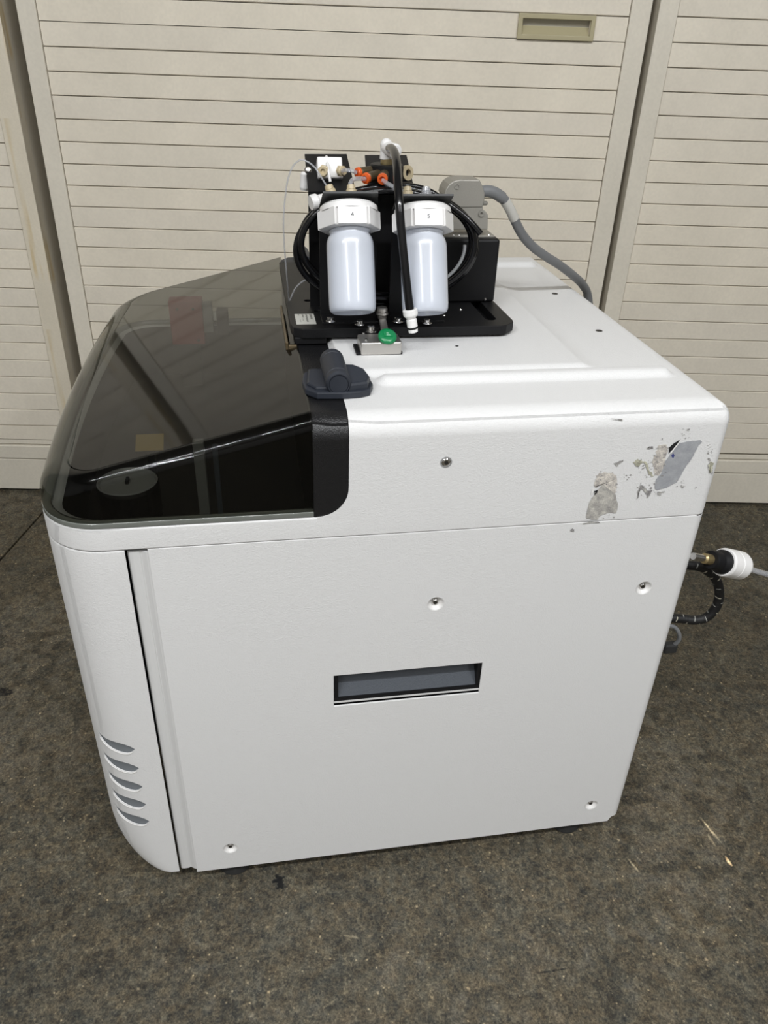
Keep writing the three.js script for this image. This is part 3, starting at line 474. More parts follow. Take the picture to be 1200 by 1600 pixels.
  patch('scuff_mark', [[742, 200], [745, 188], [749, 190], [746, 200]], blk, 1); patch('scuff_mark', [[968, 516], [974, 512], [976, 520], [970, 521]], scuff, 2); patch('scuff_mark', [[910, 128], [925, 124], [930, 134], [918, 134]], scuff, 3); patch('scuff_mark', [[872, 510], [890, 505], [888, 520]], scuff, 5);
}

// ---------------------------------------------------------------- things inside the hood
{
  const c = onZ(199, 752, -0.1), r = 0.036, y0 = 0.5355, h = c.y - y0;
  const t = thing('sample_cup', 'glossy black cup with a grey flat top under the smoked hood', 'cup', [c.x, y0, c.z]);
  const g = creased([[0, 0], [r * 0.86, 0], [r * 0.9, 0.003], [r * 0.97, h * 0.6], [r * 0.99, h - 0.004], [r * 0.95, h]], 40); mesh(t, 'cup_body', g, M.hose);
  const d = creased([[r * 0.95, h], [r * 0.9, h + 0.0012], [r * 0.84, h - 0.0012], [0, h - 0.001]], 40); mesh(t, 'grey_top', d, std(lin(0.17, 0.17, 0.17), 0.35));
  const k = box(-0.002, 0.002, h - 0.001, h + 0.0035, -0.006, 0.006, 0.001); mesh(t, 'dark_tab', k, M.black);
  const a = onZ(262, 471, -0.61), b = onZ(321, 538, -0.61);
  const e = thing('red_module', 'red box with grey connectors seen dimly through the smoked hood', 'box', [a.x, b.y, -0.61]); const w = b.x - a.x, hh = a.y - b.y;
  mesh(e, 'red_case', box(0, w, 0, hh, -0.03, 0, 0.002), M.red); mesh(e, 'stand', box(0.01, w - 0.01, 0.5355 - b.y, 0, -0.025, -0.005), M.black);
  mesh(e, 'grey_end', box(w, w + 0.016, hh * 0.25, hh * 0.9, -0.028, -0.004, 0.002), M.grey); mesh(e, 'white_plug', box(w + 0.016, w + 0.024, hh * 0.5, hh * 0.7, -0.02, -0.01, 0.002), M.whitePlastic); mesh(e, 'black_end', box(w + 0.022, w + 0.042, hh * 0.15, hh * 0.75, -0.028, -0.006, 0.003), M.black);
  for (const [x, y] of [[0.25, 0.82], [0.72, 0.82], [0.8, 0.1]]) { const s = creased([[0, 0.001], [0.002, 0.001], [0.0026, 0]], 12); s.rotateX(PI / 2); s.translate(w * x, hh * y, 0); mesh(e, 'screw', s, M.chrome); }
  const p = onZ(315, 745, -0.07); const q = thing('support_post', 'pale grey square post standing under the smoked hood', 'post', [p.x, 0.5355, p.z]);
  mesh(q, 'post', box(-0.006, 0.006, 0, 0.155, -0.006, 0.006, 0.001), std(lin(0.15, 0.15, 0.145), 0.5)); mesh(q, 'side_rod', box(0.014, 0.02, 0, 0.145, -0.012, -0.006, 0.001), M.slate); mesh(q, 'foot_plate', box(-0.01, 0.024, 0, 0.004, -0.016, 0.01, 0.001), M.black);
  const y = onZ(234, 692, -0.13); const v = thing('yellow_label', 'small yellow warning plate on a black stand under the smoked hood', 'label', [y.x, 0.5355, y.z]);
  const yl = box(-0.016, 0.016, 0, 0.0015, -0.012, 0.012, 0.0005); yl.rotateX(0.5); yl.translate(0, y.y - 0.5355, 0); mesh(v, 'yellow_plate', yl, M.yellow); mesh(v, 'stand', box(-0.004, 0.004, 0, y.y - 0.537, -0.004, 0.004), M.black);
}
// ---------------------------------------------------------------- bolted plate with brackets on the deck
const PT = 0.764, DK = T + 0.0065;
const mt = thing('bracket_plate', 'black metal plate with upright bottle brackets bolted on the machine deck', 'bracket', [0.1, DK, -0.35]);
const Q_ = (n, g, m, l) => part(mt, n, g, m, l);
{
  const slot = (x0, x1, z0, z1, r) => { const p = new THREE.Path(); p.absarc((x0 + x1) / 2, z0 + r, r, PI, 2 * PI, false); p.lineTo(x1, z1 - r); p.absarc((x0 + x1) / 2, z1 - r, r, 0, PI, false); p.lineTo(x0, z0 + r); return p; };
  const out = [[-0.047, 0.245], [-0.044, 0.230], [-0.034, 0.2235], [0.222, 0.2205], [0.229, 0.2225], [0.2415, 0.2345], [0.2432, 0.243], [0.2385, 0.56], [-0.047, 0.56]].map(p => [p[0], -p[1]]);
  const holes = [slot(0.2075, 0.2235, -0.345, -0.243, 0.008)]; for (const [x, z] of [[-0.018, -0.345], [-0.008, -0.297]]) { const h = new THREE.Path(); h.absarc(x, z, 0.006, 0, 2 * PI); holes.push(h); }
  const g = prism(out.map(p => [p[0], -p[1]]), 0.0106, 0.0007, holes.map(h => { const q = new THREE.Path(h.getPoints(10).map(v => new THREE.Vector2(v.x, -v.y)).reverse()); return q; })); g.rotateX(PI / 2); g.translate(0, PT - 0.0007, 0);
  { const p = g.attributes.position; for (let i = 0; i < p.count; i++) p.setZ(i, -Math.abs(p.getZ(i))); g.computeVertexNormals(); }
  const pl = Q_('base_plate', boxUV(g), M.anod);
  part(pl, 'front_block', box(-0.044, -0.004, T + 0.0008, PT - 0.0118, -0.30, -0.2255, 0.0015), M.anod); part(pl, 'spacer_and_dark_fill', box(0.203, 0.228, PT - 0.0142, PT - 0.0118, -0.352, -0.24), M.black); part(pl, 'spacer_and_dark_fill', box(0.16, 0.19, DK + 0.0005, PT - 0.0125, -0.5, -0.4, 0.001), M.anod); part(pl, 'spacer_and_dark_fill', box(-0.01, 0.03, DK + 0.0005, PT - 0.0125, -0.54, -0.48, 0.001), M.anod);  // thin black sheet below the slot is added to make the slot dark
  // small white identification label with rows of blurred print running across the plate
  const lt = canvasTex(256, 340, (c, w, h) => { c.fillStyle = '#c9c9c2'; c.fillRect(0, 0, w, h); c.fillStyle = '#5d5d59'; c.save(); c.translate(w, 0); c.rotate(PI / 2); const r = rng(5); const line = (x, y, n, h) => { for (let k = 0; k < n; k++) { const ww = 10 + 9 * r(); c.fillRect(x, y, ww, h * (0.7 + 0.3 * r())); x += ww + 4; } }; line(16, 30, 9, 34); line(14, 92, 14, 26); line(14, 140, 6, 24); line(14, 196, 2, 22); c.fillStyle = '#8f8f88'; line(150, 150, 5, 14); line(190, 190, 4, 10); c.restore(); });
  const lc = [onY(461, 490, PT), onY(486, 489.5, PT), onY(494, 507, PT), onY(467, 509, PT)]; const lg = box(-0.0125, 0.0125, 0, 0.0003, -0.021, 0.021); { const uv = lg.attributes.uv, p = lg.attributes.position; for (let i = 0; i < p.count; i++) uv.setXY(i, (p.getX(i) + 0.0125) / 0.025, (0.021 - p.getZ(i)) / 0.042); }
  const ctr = lc.reduce((a, b) => a.add(b.clone().multiplyScalar(0.25)), V(0, 0, 0)); lg.translate(ctr.x, PT, ctr.z); part(pl, 'label', lg, std(0xffffff, 0.45, 0, { map: lt }), 'small white printed identification label');
  // bolts along the bracket feet
  for (const [u, v] of [[517, 498], [562, 503], [622, 499], [667, 501]]) { const p = onY(u, v, PT + 0.006); const w = creased([[0, 0.0012], [0.0062, 0.0012], [0.0066, 0.0004], [0.0066, 0]], 20); w.translate(p.x, PT + 0.003, p.z); const b = hexBolt(0.0048, 0.0042); b.translate(p.x, PT + 0.0042, p.z); Q_('bolt', mergeGeometries([w, b]), M.chrome, 'small zinc hex bolt'); }
  for (const [u, v] of [[720, 484], [694, 493]]) { const p = onY(u, v, PT), g = creased([[0, 0.0012], [0.0014, 0.0012], [0.0022, 0]], 14); g.translate(p.x, PT, p.z); Q_('plate_screw', g, M.chrome); }
  const sheet = (pts, t, m, name, lab) => { // flat sheet through four corners, given a thickness
    const n = pts[1].clone().sub(pts[0]).cross(pts[3].clone().sub(pts[0])).normalize().multiplyScalar(t / 2); const a = pts.map(p => p.clone().add(n)), b = pts.map(p => p.clone().sub(n)); const f = (q) => { const g = new THREE.BufferGeometry(); const o = []; for (const k of [0, 1, 2, 0, 2, 3]) o.push(q[k].x, q[k].y, q[k].z); g.setAttribute('position', new THREE.Float32BufferAttribute(o, 3)); g.computeVertexNormals(); return g; };
    const gs = [f(a), f([b[3], b[2], b[1], b[0]])]; for (let k = 0; k < 4; k++) gs.push(f([a[k], b[k], b[(k + 1) % 4], a[(k + 1) % 4]])); return boxUV(mergeGeometries(gs)); };
  const TI = 24 * PI / 180, fz = -0.213, bz = -0.272;
  const bracket = (xa, xb, ua, ub, v) => {
    const f0 = onZ(ua, v, fz), f1 = onZ(ub, v, fz), yb = f0.y - (fz - bz) * Math.tan(TI);
    const br = Q_('bottle_bracket', box(xa, xb, PT, yb, bz - 0.003, bz), M.anod, 'black upright bottle bracket');
    part(br, 'bracket_foot', box(xa, xb, PT, PT + 0.003, bz, -0.2365, 0.0006), M.anod);
    part(br, 'cap_flap', sheet([V(xa, yb, bz), V(xb, yb, bz), f1, f0], 0.0022, M.anodGrey), M.anodGrey);
    return { mid: V((f0.x + f1.x) / 2, (f0.y + yb) / 2, (fz + bz) / 2) };
  };
  mt.userData.b1 = bracket(-0.0075, 0.0645, 505, 591, 300.5).mid; mt.userData.b2 = bracket(0.083, 0.150, 622, 709, 304.5).mid;
  // two inclined flags at the back carrying the valves
  const flag = (q, post) => { const c = [onZ(...q[0], -0.40), onZ(...q[1], -0.40), onZ(...q[2], -0.318), onZ(...q[3], -0.318)]; const fb = Q_('valve_flag', sheet(c, 0.0025), M.anod, 'black inclined flag plate'); part(fb, 'flag_post', box(c[3].x, c[2].x, PT, Math.min(c[2].y, c[3].y), -0.3205, -0.318), M.anod); return c; };
  flag([[476, 242], [541.5, 242], [556, 301], [481.5, 301]]); flag([[570, 243.5], [635, 243.5], [646, 291], [574, 291]]);
  // valve body and fittings on the left flag
  const vb = onZ(515, 268, -0.352); const vg = box(-0.016, 0.016, -0.0135, 0.0135, -0.012, 0.012, 0.002); vg.rotateX(-0.55); vg.translate(vb.x, vb.y, vb.z - 0.004); const val = Q_('valve', vg, M.whitePlastic, 'white plastic valve block');
  const lv = capEnds([onZ(510, 245, -0.375), onZ(513, 266, -0.33), onZ(516, 284, -0.325)], 0.0019, 14, 8); part(val, 'valve_lever', lv, M.whitePlastic);
  const nut = (p, dir, r, h) => alongAxis(mergeGeometries([hexBolt(r, h), creased([[r * 0.75, h], [r * 0.7, h * 1.4], [r * 0.42, h * 1.4], [r * 0.4, h * 0.6], [0, h * 0.6]], 16)]), p, dir);
  part(val, 'hose_nut', nut(onZ(506, 267, -0.335), V(-0.25, 0.05, 1), 0.0075, 0.006), M.beigePlastic, 'beige hex nut'); part(val, 'hose_nut', nut(onZ(531, 267, -0.335), V(0.55, 0.1, 0.8), 0.0068, 0.006), M.beigePlastic);
  for (const [u, v, z] of [[481, 266, -0.345], [640, 267, -0.345]]) { const p = onZ(u, v, z), g = creased([[0, 0.003], [0.0025, 0.0028], [0.0042, 0.0012], [0.0046, 0]], 18); Q_('flag_screw', alongAxis(g, p, V(0, 0.5, 1)), M.chrome); }
  Q_('flag_ring', alongAxis(creased([[0.0045, 0], [0.009, 0], [0.009, 0.005], [0.0045, 0.005], [0.0045, 0]], 20), onZ(634, 270, -0.335), V(0.5, 0.1, 0.8)), M.beigePlastic, 'beige ring fitting');
  const wk = onZ(493, 312, -0.29); Q_('white_fitting', alongAxis(creased([[0, 0], [0.0085, 0], [0.0095, 0.002], [0.0095, 0.008], [0.0075, 0.011], [0.0075, 0.02], [0, 0.02]], 22), wk.clone().add(V(-0.006, -0.004, 0)), V(0.9, 0.15, -0.3)), M.whitePlastic, 'white round elbow fitting');
  const wg = onZ(476, 283, -0.36); Q_('side_fitting', alongAxis(creased([[0, -0.011], [0.0048, -0.011], [0.006, -0.008], [0.006, 0.008], [0.0048, 0.011], [0, 0.011]], 18), wg, V(0.1, 1, 0)), M.whitePlastic, 'white plug at the side of the left flag');
}
// ---------------------------------------------------------------- bottles
{
  const digit = (d) => canvasTex(128, 96, (c, w, h) => { c.fillStyle = '#f6f6f6'; c.fillRect(0, 0, w, h); c.fillStyle = '#15151c'; c.font = 'bold 62px sans-serif'; c.textAlign = 'center'; c.fillText(d, w / 2, h * 0.66); });
  const make = (d, mid, base, yaw) => {
    const t = thing('reagent_bottle', d === '4' ? 'translucent plastic bottle marked four on its white cap, beside the looping thin tube' : 'translucent plastic bottle marked five on its white cap, behind the hanging black hose', 'bottle', [0, 0, 0], 'reagent bottles on the brackets');
    t.position.copy(base); t.rotation.set(-24 * PI / 180, yaw, 0, 'YXZ');
    const r = 0.0282, hb = 0.0905, n = 0.0235;
    const prof = [[0.0, 0.003], [r * 0.5, 0.0022], [r * 0.78, 0.0006], [r * 0.84, 0], [r * 0.93, 0.0014], [r * 0.985, 0.005], [r, 0.011], [r, hb - 0.016], [r * 0.985, hb - 0.0095], [r * 0.93, hb - 0.0042], [r * 0.86, hb - 0.0012], [n, hb], [n, hb + 0.0015], [n * 1.04, hb + 0.002], [n * 1.04, hb + 0.0042], [n * 0.97, hb + 0.005], [n * 0.97, hb + 0.02]];
    mesh(t, 'bottle_body', lathe(prof, 56), M.bottle);
    // lobed screw cap: six flat lugs
    const pts = []; for (let k = 0; k < 6; k++) { const a0 = -PI / 2 + k * PI / 3, R = 0.0352, q = 0.0292, hw = 0.47, hv = 0.54; const rot = (x, y, a) => [x * Math.cos(a) - y * Math.sin(a), x * Math.sin(a) + y * Math.cos(a)]; const fl = R * Math.cos(hw) * 1.03; pts.push(rot(q * Math.cos(hv), -q * Math.sin(hv), a0), rot(fl, -R * Math.sin(hw) * 0.98, a0), rot(fl, R * Math.sin(hw) * 0.98, a0), rot(q * Math.cos(hv), q * Math.sin(hv), a0)); }
    const cg = prism(pts, 0.0185, 0.0009); cg.rotateX(-PI / 2); cg.translate(0, hb + 0.0062, 0);
    const up = creased([[0.0345, hb + 0.0245], [0.034, hb + 0.0305], [0.0305, hb + 0.0335], [0.012, hb + 0.0345], [0.011, hb + 0.037], [0, hb + 0.037]], 36);
    const cap = mesh(t, 'screw_cap', mergeGeometries([cg.index ? cg.toNonIndexed() : cg, up.toNonIndexed()]), M.whitePlastic); cap.userData.label = 'white lobed screw cap';
    const lb = box(-0.0062, 0.0062, hb + 0.0105, hb + 0.0195, 0.0332, 0.0334); { const uv = lb.attributes.uv, p = lb.attributes.position; for (let i = 0; i < p.count; i++) uv.setXY(i, (p.getX(i) + 0.0062) / 0.0124, (p.getY(i) - hb - 0.0105) / 0.009); } mesh(cap, 'number_label', lb, std(0xffffff, 0.4, 0, { map: digit(d) })).userData.label = `white label with the number ${d}`;
    return t;
  };
  const ax = V(0, -Math.cos(24 * PI / 180), Math.sin(24 * PI / 180)), L = 0.1298;
  const mids = [mt.userData.b1, mt.userData.b2];
  mids.forEach((m, i) => { const p = m.clone(); p.x = i ? 0.1135 : 0.0245; make(i ? '5' : '4', m, p.clone().addScaledVector(ax, L), 0); });
  delete mt.userData.b1; delete mt.userData.b2;
}
// ---------------------------------------------------------------- fluid manifold with orange push fittings
{
  const c = onZ(604, 272, -0.33), y0 = 0.8985, y1 = onZ(604, 256, -0.33).y; const r = 0.0213;
  const t = thing('fluid_manifold', 'black cylindrical manifold with orange push-in fittings and a white elbow on top', 'manifold', [c.x, y0, c.z]);
  const A = (n, g, m, p = t, l) => part(p, n, g, m, l);
  const b = creased([[0, 0], [r, 0], [r, y1 - y0 - 0.0015], [r - 0.0015, y1 - y0], [0, y1 - y0]], 40); mesh(t, 'manifold_body', b, M.anod);
  mesh(t, 'support_stem', creased([[0, PT + 0.0005 - y0], [0.006, PT + 0.0005 - y0], [0.006, 0]], 16), M.black);
  mesh(t, 'top_nipple', creased([[0.0082, y1 - y0], [0.0082, y1 - y0 + 0.006], [0, y1 - y0 + 0.006]], 20), M.brass);
  const e0 = V(c.x - 0.0015, y1 + 0.005, c.z), eT = onZ(606, 232, -0.322);
  const el = A('elbow', mergeGeometries([cyl(0.0078, 0.0074, e0, V(e0.x, eT.y + 0.004, e0.z)), (() => { const s = new THREE.SphereGeometry(0.0078, 20, 14); s.translate(e0.x, eT.y + 0.003, e0.z); return s; })(), cyl(0.0076, 0.0084, V(e0.x, eT.y, e0.z), V(e0.x + 0.006, eT.y - 0.0008, e0.z + 0.022), 24)]), M.whitePlastic, t, 'white push-in elbow');
  A('elbow_collar', alongAxis(creased([[0, 0.001], [0.0078, 0.001], [0.0078, 0.003], [0.0086, 0.003], [0.0086, 0.006], [0.0062, 0.007], [0, 0.0064]], 26), V(e0.x + 0.0056, eT.y - 0.0008, e0.z + 0.02), V(0.27, -0.03, 1)), M.whitePlastic, el);
  const fit = (u0, v0, z0, u1, v1, z1) => { const a = onZ(u0, v0, z0), d = onZ(u1, v1, z1), dir = d.clone().sub(a).normalize(); const f = A('push_fitting', cyl(0.0062, 0.0062, a, d.clone().addScaledVector(dir, -0.0042), 20), M.bronze); part(f, 'orange_collar', alongAxis(creased([[0, 0], [0.0056, 0], [0.0066, 0.0012], [0.0066, 0.0024], [0.0058, 0.003], [0.0066, 0.0036], [0.0062, 0.0052], [0.0036, 0.0058], [0.003, 0.003], [0, 0.003]], 22), d.clone().addScaledVector(dir, -0.0042), dir), M.orange, 'orange release collar'); return d; };
  fit(583, 267, -0.328, 558.5, 270.5, -0.318); fit(594, 272, -0.318, 571, 279, -0.296); fit(602, 270, -0.32, 597.5, 280, -0.29);
}
// ---------------------------------------------------------------- nuts and clear tubes above the bottle flaps
const tubeThing = (name, label, pts, r, mat, seg = 60) => { const b = pts[0]; const t = thing(name, label, 'tube', [b.x, b.y, b.z], name === 'thin_tube' ? 'thin clear tubes' : 'clear tubes'); const m = part(t, 'tube', capEnds(pts, r, seg, 10), mat); return t; };
{
  const nutThing = (u, v, z, mat, lab, dir = V(0, 0.93, -0.38)) => { const p = onZ(u, v, z); const t = thing('tube_nut', lab, 'fitting', [p.x, p.y, p.z], 'tube nuts on the bottle flaps'); mesh(t, 'nut', alongAxis(mergeGeometries([hexBolt(0.0068, 0.006), creased([[0.0052, 0.006], [0.0048, 0.0105], [0.0022, 0.0115], [0, 0.0115]], 16)]), V(0, 0, 0), dir), mat); mesh(t, 'ferrule', alongAxis(creased([[0, -0.012], [0.004, -0.012], [0.004, 0]], 14), V(0, 0, 0), dir), M.whitePlastic); return t; };
  nutThing(518, 304, -0.245, M.beigePlastic, 'beige hex tube nut on the flap above bottle 4 holding the thin looping tube', V(-0.3, 0.9, -0.3)); nutThing(549, 304, -0.245, M.beigePlastic, 'beige tube nut on the flap above bottle 4 holding the bent tube from the manifold');
  nutThing(637, 307, -0.245, M.beigePlastic, 'beige tube nut on the flap above bottle 5 beside the hanging black hose'); nutThing(666, 307, -0.245, M.clearTube, 'clear tube nut on the flap above bottle 5');
  tubeThing('clear_tube', 'short clear tube from the white valve to the upper orange fitting', [onZ(535, 267, -0.325), onZ(541, 266, -0.318), onZ(550, 267, -0.316), onZ(557, 270, -0.317)], 0.0024, M.clearTube, 20);
  tubeThing('clear_tube', 'clear tube bending from an orange fitting down to the cap of bottle 4', [onZ(570, 279.5, -0.294), onZ(560, 279, -0.285), onZ(551, 281, -0.272), onZ(547.5, 287, -0.262), onZ(547, 298, -0.256)], 0.0026, M.clearTube, 30);
  tubeThing('clear_tube', 'bluish clear tube from the front orange fitting towards bottle 5', [onZ(598, 281.5, -0.289), onZ(606, 287, -0.28), onZ(617, 293, -0.27), onZ(628, 299, -0.26), onZ(636, 302, -0.256)], 0.0026, M.clearTube, 26);
  tubeThing('thin_tube', 'thin clear tube looping out from the beige nut and down to the plate', [onZ(517, 300, -0.249), onZ(507, 285, -0.252), onZ(493, 263, -0.255), onZ(481, 253, -0.258), onZ(470, 250, -0.262), onZ(459, 258, -0.267), onZ(450, 280, -0.272), onZ(445.5, 310, -0.278), onZ(443, 345, -0.285), onZ(444.5, 385, -0.297), onZ(448, 430, -0.312), onZ(451.5, 468, -0.33)].map((p, i, a) => i === a.length - 1 ? onY(451.5, 469, PT + 0.0015) : p), 0.00105, M.clearTube, 90);
  tubeThing('thin_tube', 'thin clear tube arching over the plate behind the black coil', [onY(453, 469, PT + 0.0015), onZ(462, 450, -0.34), onZ(474, 439, -0.34), onZ(485, 434, -0.338), onZ(493, 430, -0.336)], 0.0011, M.clearTube, 30);
}
// ---------------------------------------------------------------- black hose coil, cut end, hanging hose
{
  const t = thing('hose_coil', 'coil of glossy black hose standing between the brackets and the black box', 'hose', [0.082, 0.77, -0.3]);
  const cx = 0.083, cy = 0.8465, turns = 3; const pts = [];
  for (let i = 0; i <= turns * 28; i++) { const a = PI * 0.35 + i / 28 * 2 * PI, k = i / (turns * 28), w = 0.119 - 0.007 * (0.5 + 0.5 * Math.sin(k * 9.3)), h = 0.0712 - 0.005 * (0.5 + 0.5 * Math.cos(k * 7.1)); pts.push(V(cx + w * Math.cos(a), cy + h * Math.sin(a) + 0.004 * Math.sin(a * 0.5), -0.2835 - 0.0225 * k)); }
  part(t, 'hose', capEnds(pts, 0.0042, 330, 12), M.hose);
  const s = []; for (let i = 0; i <= 16; i++) { const a = -0.55 + i / 16 * 0.95 - 0.35; s.push(V(cx + 0.1 * Math.cos(a), cy + 0.062 * Math.sin(a), -0.2885)); } part(t, 'inner_tube', capEnds(s, 0.0022, 40, 8), std(lin(0.32, 0.33, 0.34), 0.3), 'grey inner tube');
  part(t, 'free_end', capEnds([onZ(600, 294, -0.30), onZ(640, 291, -0.302), onZ(672, 300, -0.298), onZ(700, 319, -0.29), onZ(722, 335, -0.283), onZ(738, 350, -0.279), onZ(751, 365, -0.276)], 0.0041, 60, 12), M.hose);
  const h = thing('drain_hose', 'glossy black hose hanging from the white elbow with a white quick coupling', 'hose', [0.09, 0.77, -0.17]);
  const end = onZ(641, 487, -0.165), path = [onZ(608.5, 231.5, -0.305), onZ(612, 232, -0.29), onZ(617, 240, -0.262), onZ(620, 258, -0.232), onZ(621.5, 285, -0.205), onZ(624, 320, -0.186), onZ(627, 360, -0.178), onZ(632, 410, -0.172), onZ(637, 455, -0.168), end];
  part(h, 'hose', capEnds(path, 0.0051, 110, 14), M.hose);
  const dir = onZ(646, 520, -0.163).sub(end); const cp = part(h, 'coupling', alongAxis(creased([[0, -0.003], [0.0078, -0.003], [0.0088, -0.002], [0.0088, 0.0035], [0.0076, 0.0055], [0.0056, 0.0068], [0.0052, 0.0085], [0.0062, 0.0092], [0.0062, 0.018], [0.0052, 0.0185], [0.0052, 0.0205], [0.0058, 0.0208], [0.0056, 0.0245], [0.003, 0.0255], [0, 0.0252]], 28), end, dir), M.whitePlastic, 'white quick coupling');
  part(cp, 'o_ring', alongAxis(new THREE.TorusGeometry(0.0056, 0.0009, 8, 28).rotateX(PI / 2), end.clone().addScaledVector(dir.clone().normalize(), 0.0195), dir), M.black, 'black sealing ring');
}
// ---------------------------------------------------------------- toggle clamp with green cap
{
  const a = onY(563.5, 556, DK), b = onY(628, 555, DK), top = onZ(564, 536, a.z).y, z1 = a.z - 0.034;
  const t = thing('toggle_clamp', 'steel block clamp with a lever under a green button cap', 'clamp', [(a.x + b.x) / 2, DK, a.z]);
  const A = (n, g, m, l, p = t) => part(p, n, g, m, l);
  A('clamp_block', box(a.x, b.x, DK + 0.0003, top, z1, a.z, 0.0022), M.steel);
  A('block_dark_gap', box(a.x - 0.005, b.x + 0.001, DK + 0.0002, DK + 0.0035, z1, a.z - 0.001, 0.0004), M.black);  // thin black box standing in for the dark gap beside the block
  for (const [u, v] of [[580, 519]]) { const p = onY(u, v, top), g = hexBolt(0.0052, 0.006), w = creased([[0, 0.0014], [0.0075, 0.0014], [0.0075, 0]], 20); g.translate(p.x, top + 0.0014, p.z - 0.004); w.translate(p.x, top, p.z - 0.004); A('block_bolt', mergeGeometries([g, w]), M.chrome); }
  for (const [u, v] of [[568, 521], [572, 531]]) { const p = onY(u, v, top), g = creased([[0, 0.001], [0.0016, 0.001], [0.002, 0]], 12); g.translate(p.x, top, p.z); A('block_screw', g, M.chrome); }
  const gc = onY(605.5, 525, top + 0.0062), p0 = onZ(597, 497, -0.236), p1 = gc.clone().add(V(-0.001, -0.002, -0.006));
  A('pivot_bolt', (() => { const g = [hexBolt(0.0072, 0.006), creased([[0, -0.003], [0.0078, -0.003], [0.0078, 0]], 20), hexBolt(0.006, 0.004).translate(0, -0.008, 0), creased([[0.0035, -0.03], [0.0035, -0.003]], 14)]; const q = mergeGeometries(g); const c = onZ(597, 487, -0.238); q.translate(c.x, c.y, c.z); return q; })(), M.steel);
  const bar = new THREE.BoxGeometry(0.0085, 1, 0.005); const d = p1.clone().sub(p0); bar.scale(1, d.length() + 0.012, 1); bar.applyQuaternion(new THREE.Quaternion().setFromUnitVectors(V(0, 1, 0), d.clone().normalize())); const m0 = p0.clone().add(p1).multiplyScalar(0.5); bar.translate(m0.x, m0.y, m0.z); A('lever', boxUV(bar), M.steel);
  const gd = V(0.05, 0.86, 0.5); const cap = A('green_cap', alongAxis(lathe([[0, -0.004], [0.0095, -0.004], [0.0112, -0.0025], [0.0114, -0.0005], [0.0105, 0.0015], [0.007, 0.003], [0, 0.0036]], 32), gc, gd), M.green, 'green domed button cap');
  const tx = canvasTex(96, 64, (c, w, h) => { c.clearRect(0, 0, w, h); c.fillStyle = '#0d7a47'; c.fillRect(0, 0, w, h); c.strokeStyle = '#cfe6d6'; c.lineWidth = 3; c.font = '26px sans-serif'; c.fillStyle = '#cfe6d6'; c.textAlign = 'center'; c.fillText('nu', 46, 26); c.fillText('den', 50, 54); });
  const tg = box(-0.0052, 0.0052, 0, 0.0003, -0.0036, 0.0036); { const uv = tg.attributes.uv, p = tg.attributes.position; for (let i = 0; i < p.count; i++) uv.setXY(i, (p.getX(i) + 0.0052) / 0.0104, (0.0036 - p.getZ(i)) / 0.0072); } part(cap, 'cap_print', alongAxis(tg, gc.clone().addScaledVector(gd.clone().normalize(), 0.0035), gd), std(0xffffff, 0.4, 0, { map: tx }), 'faint white lettering');
}
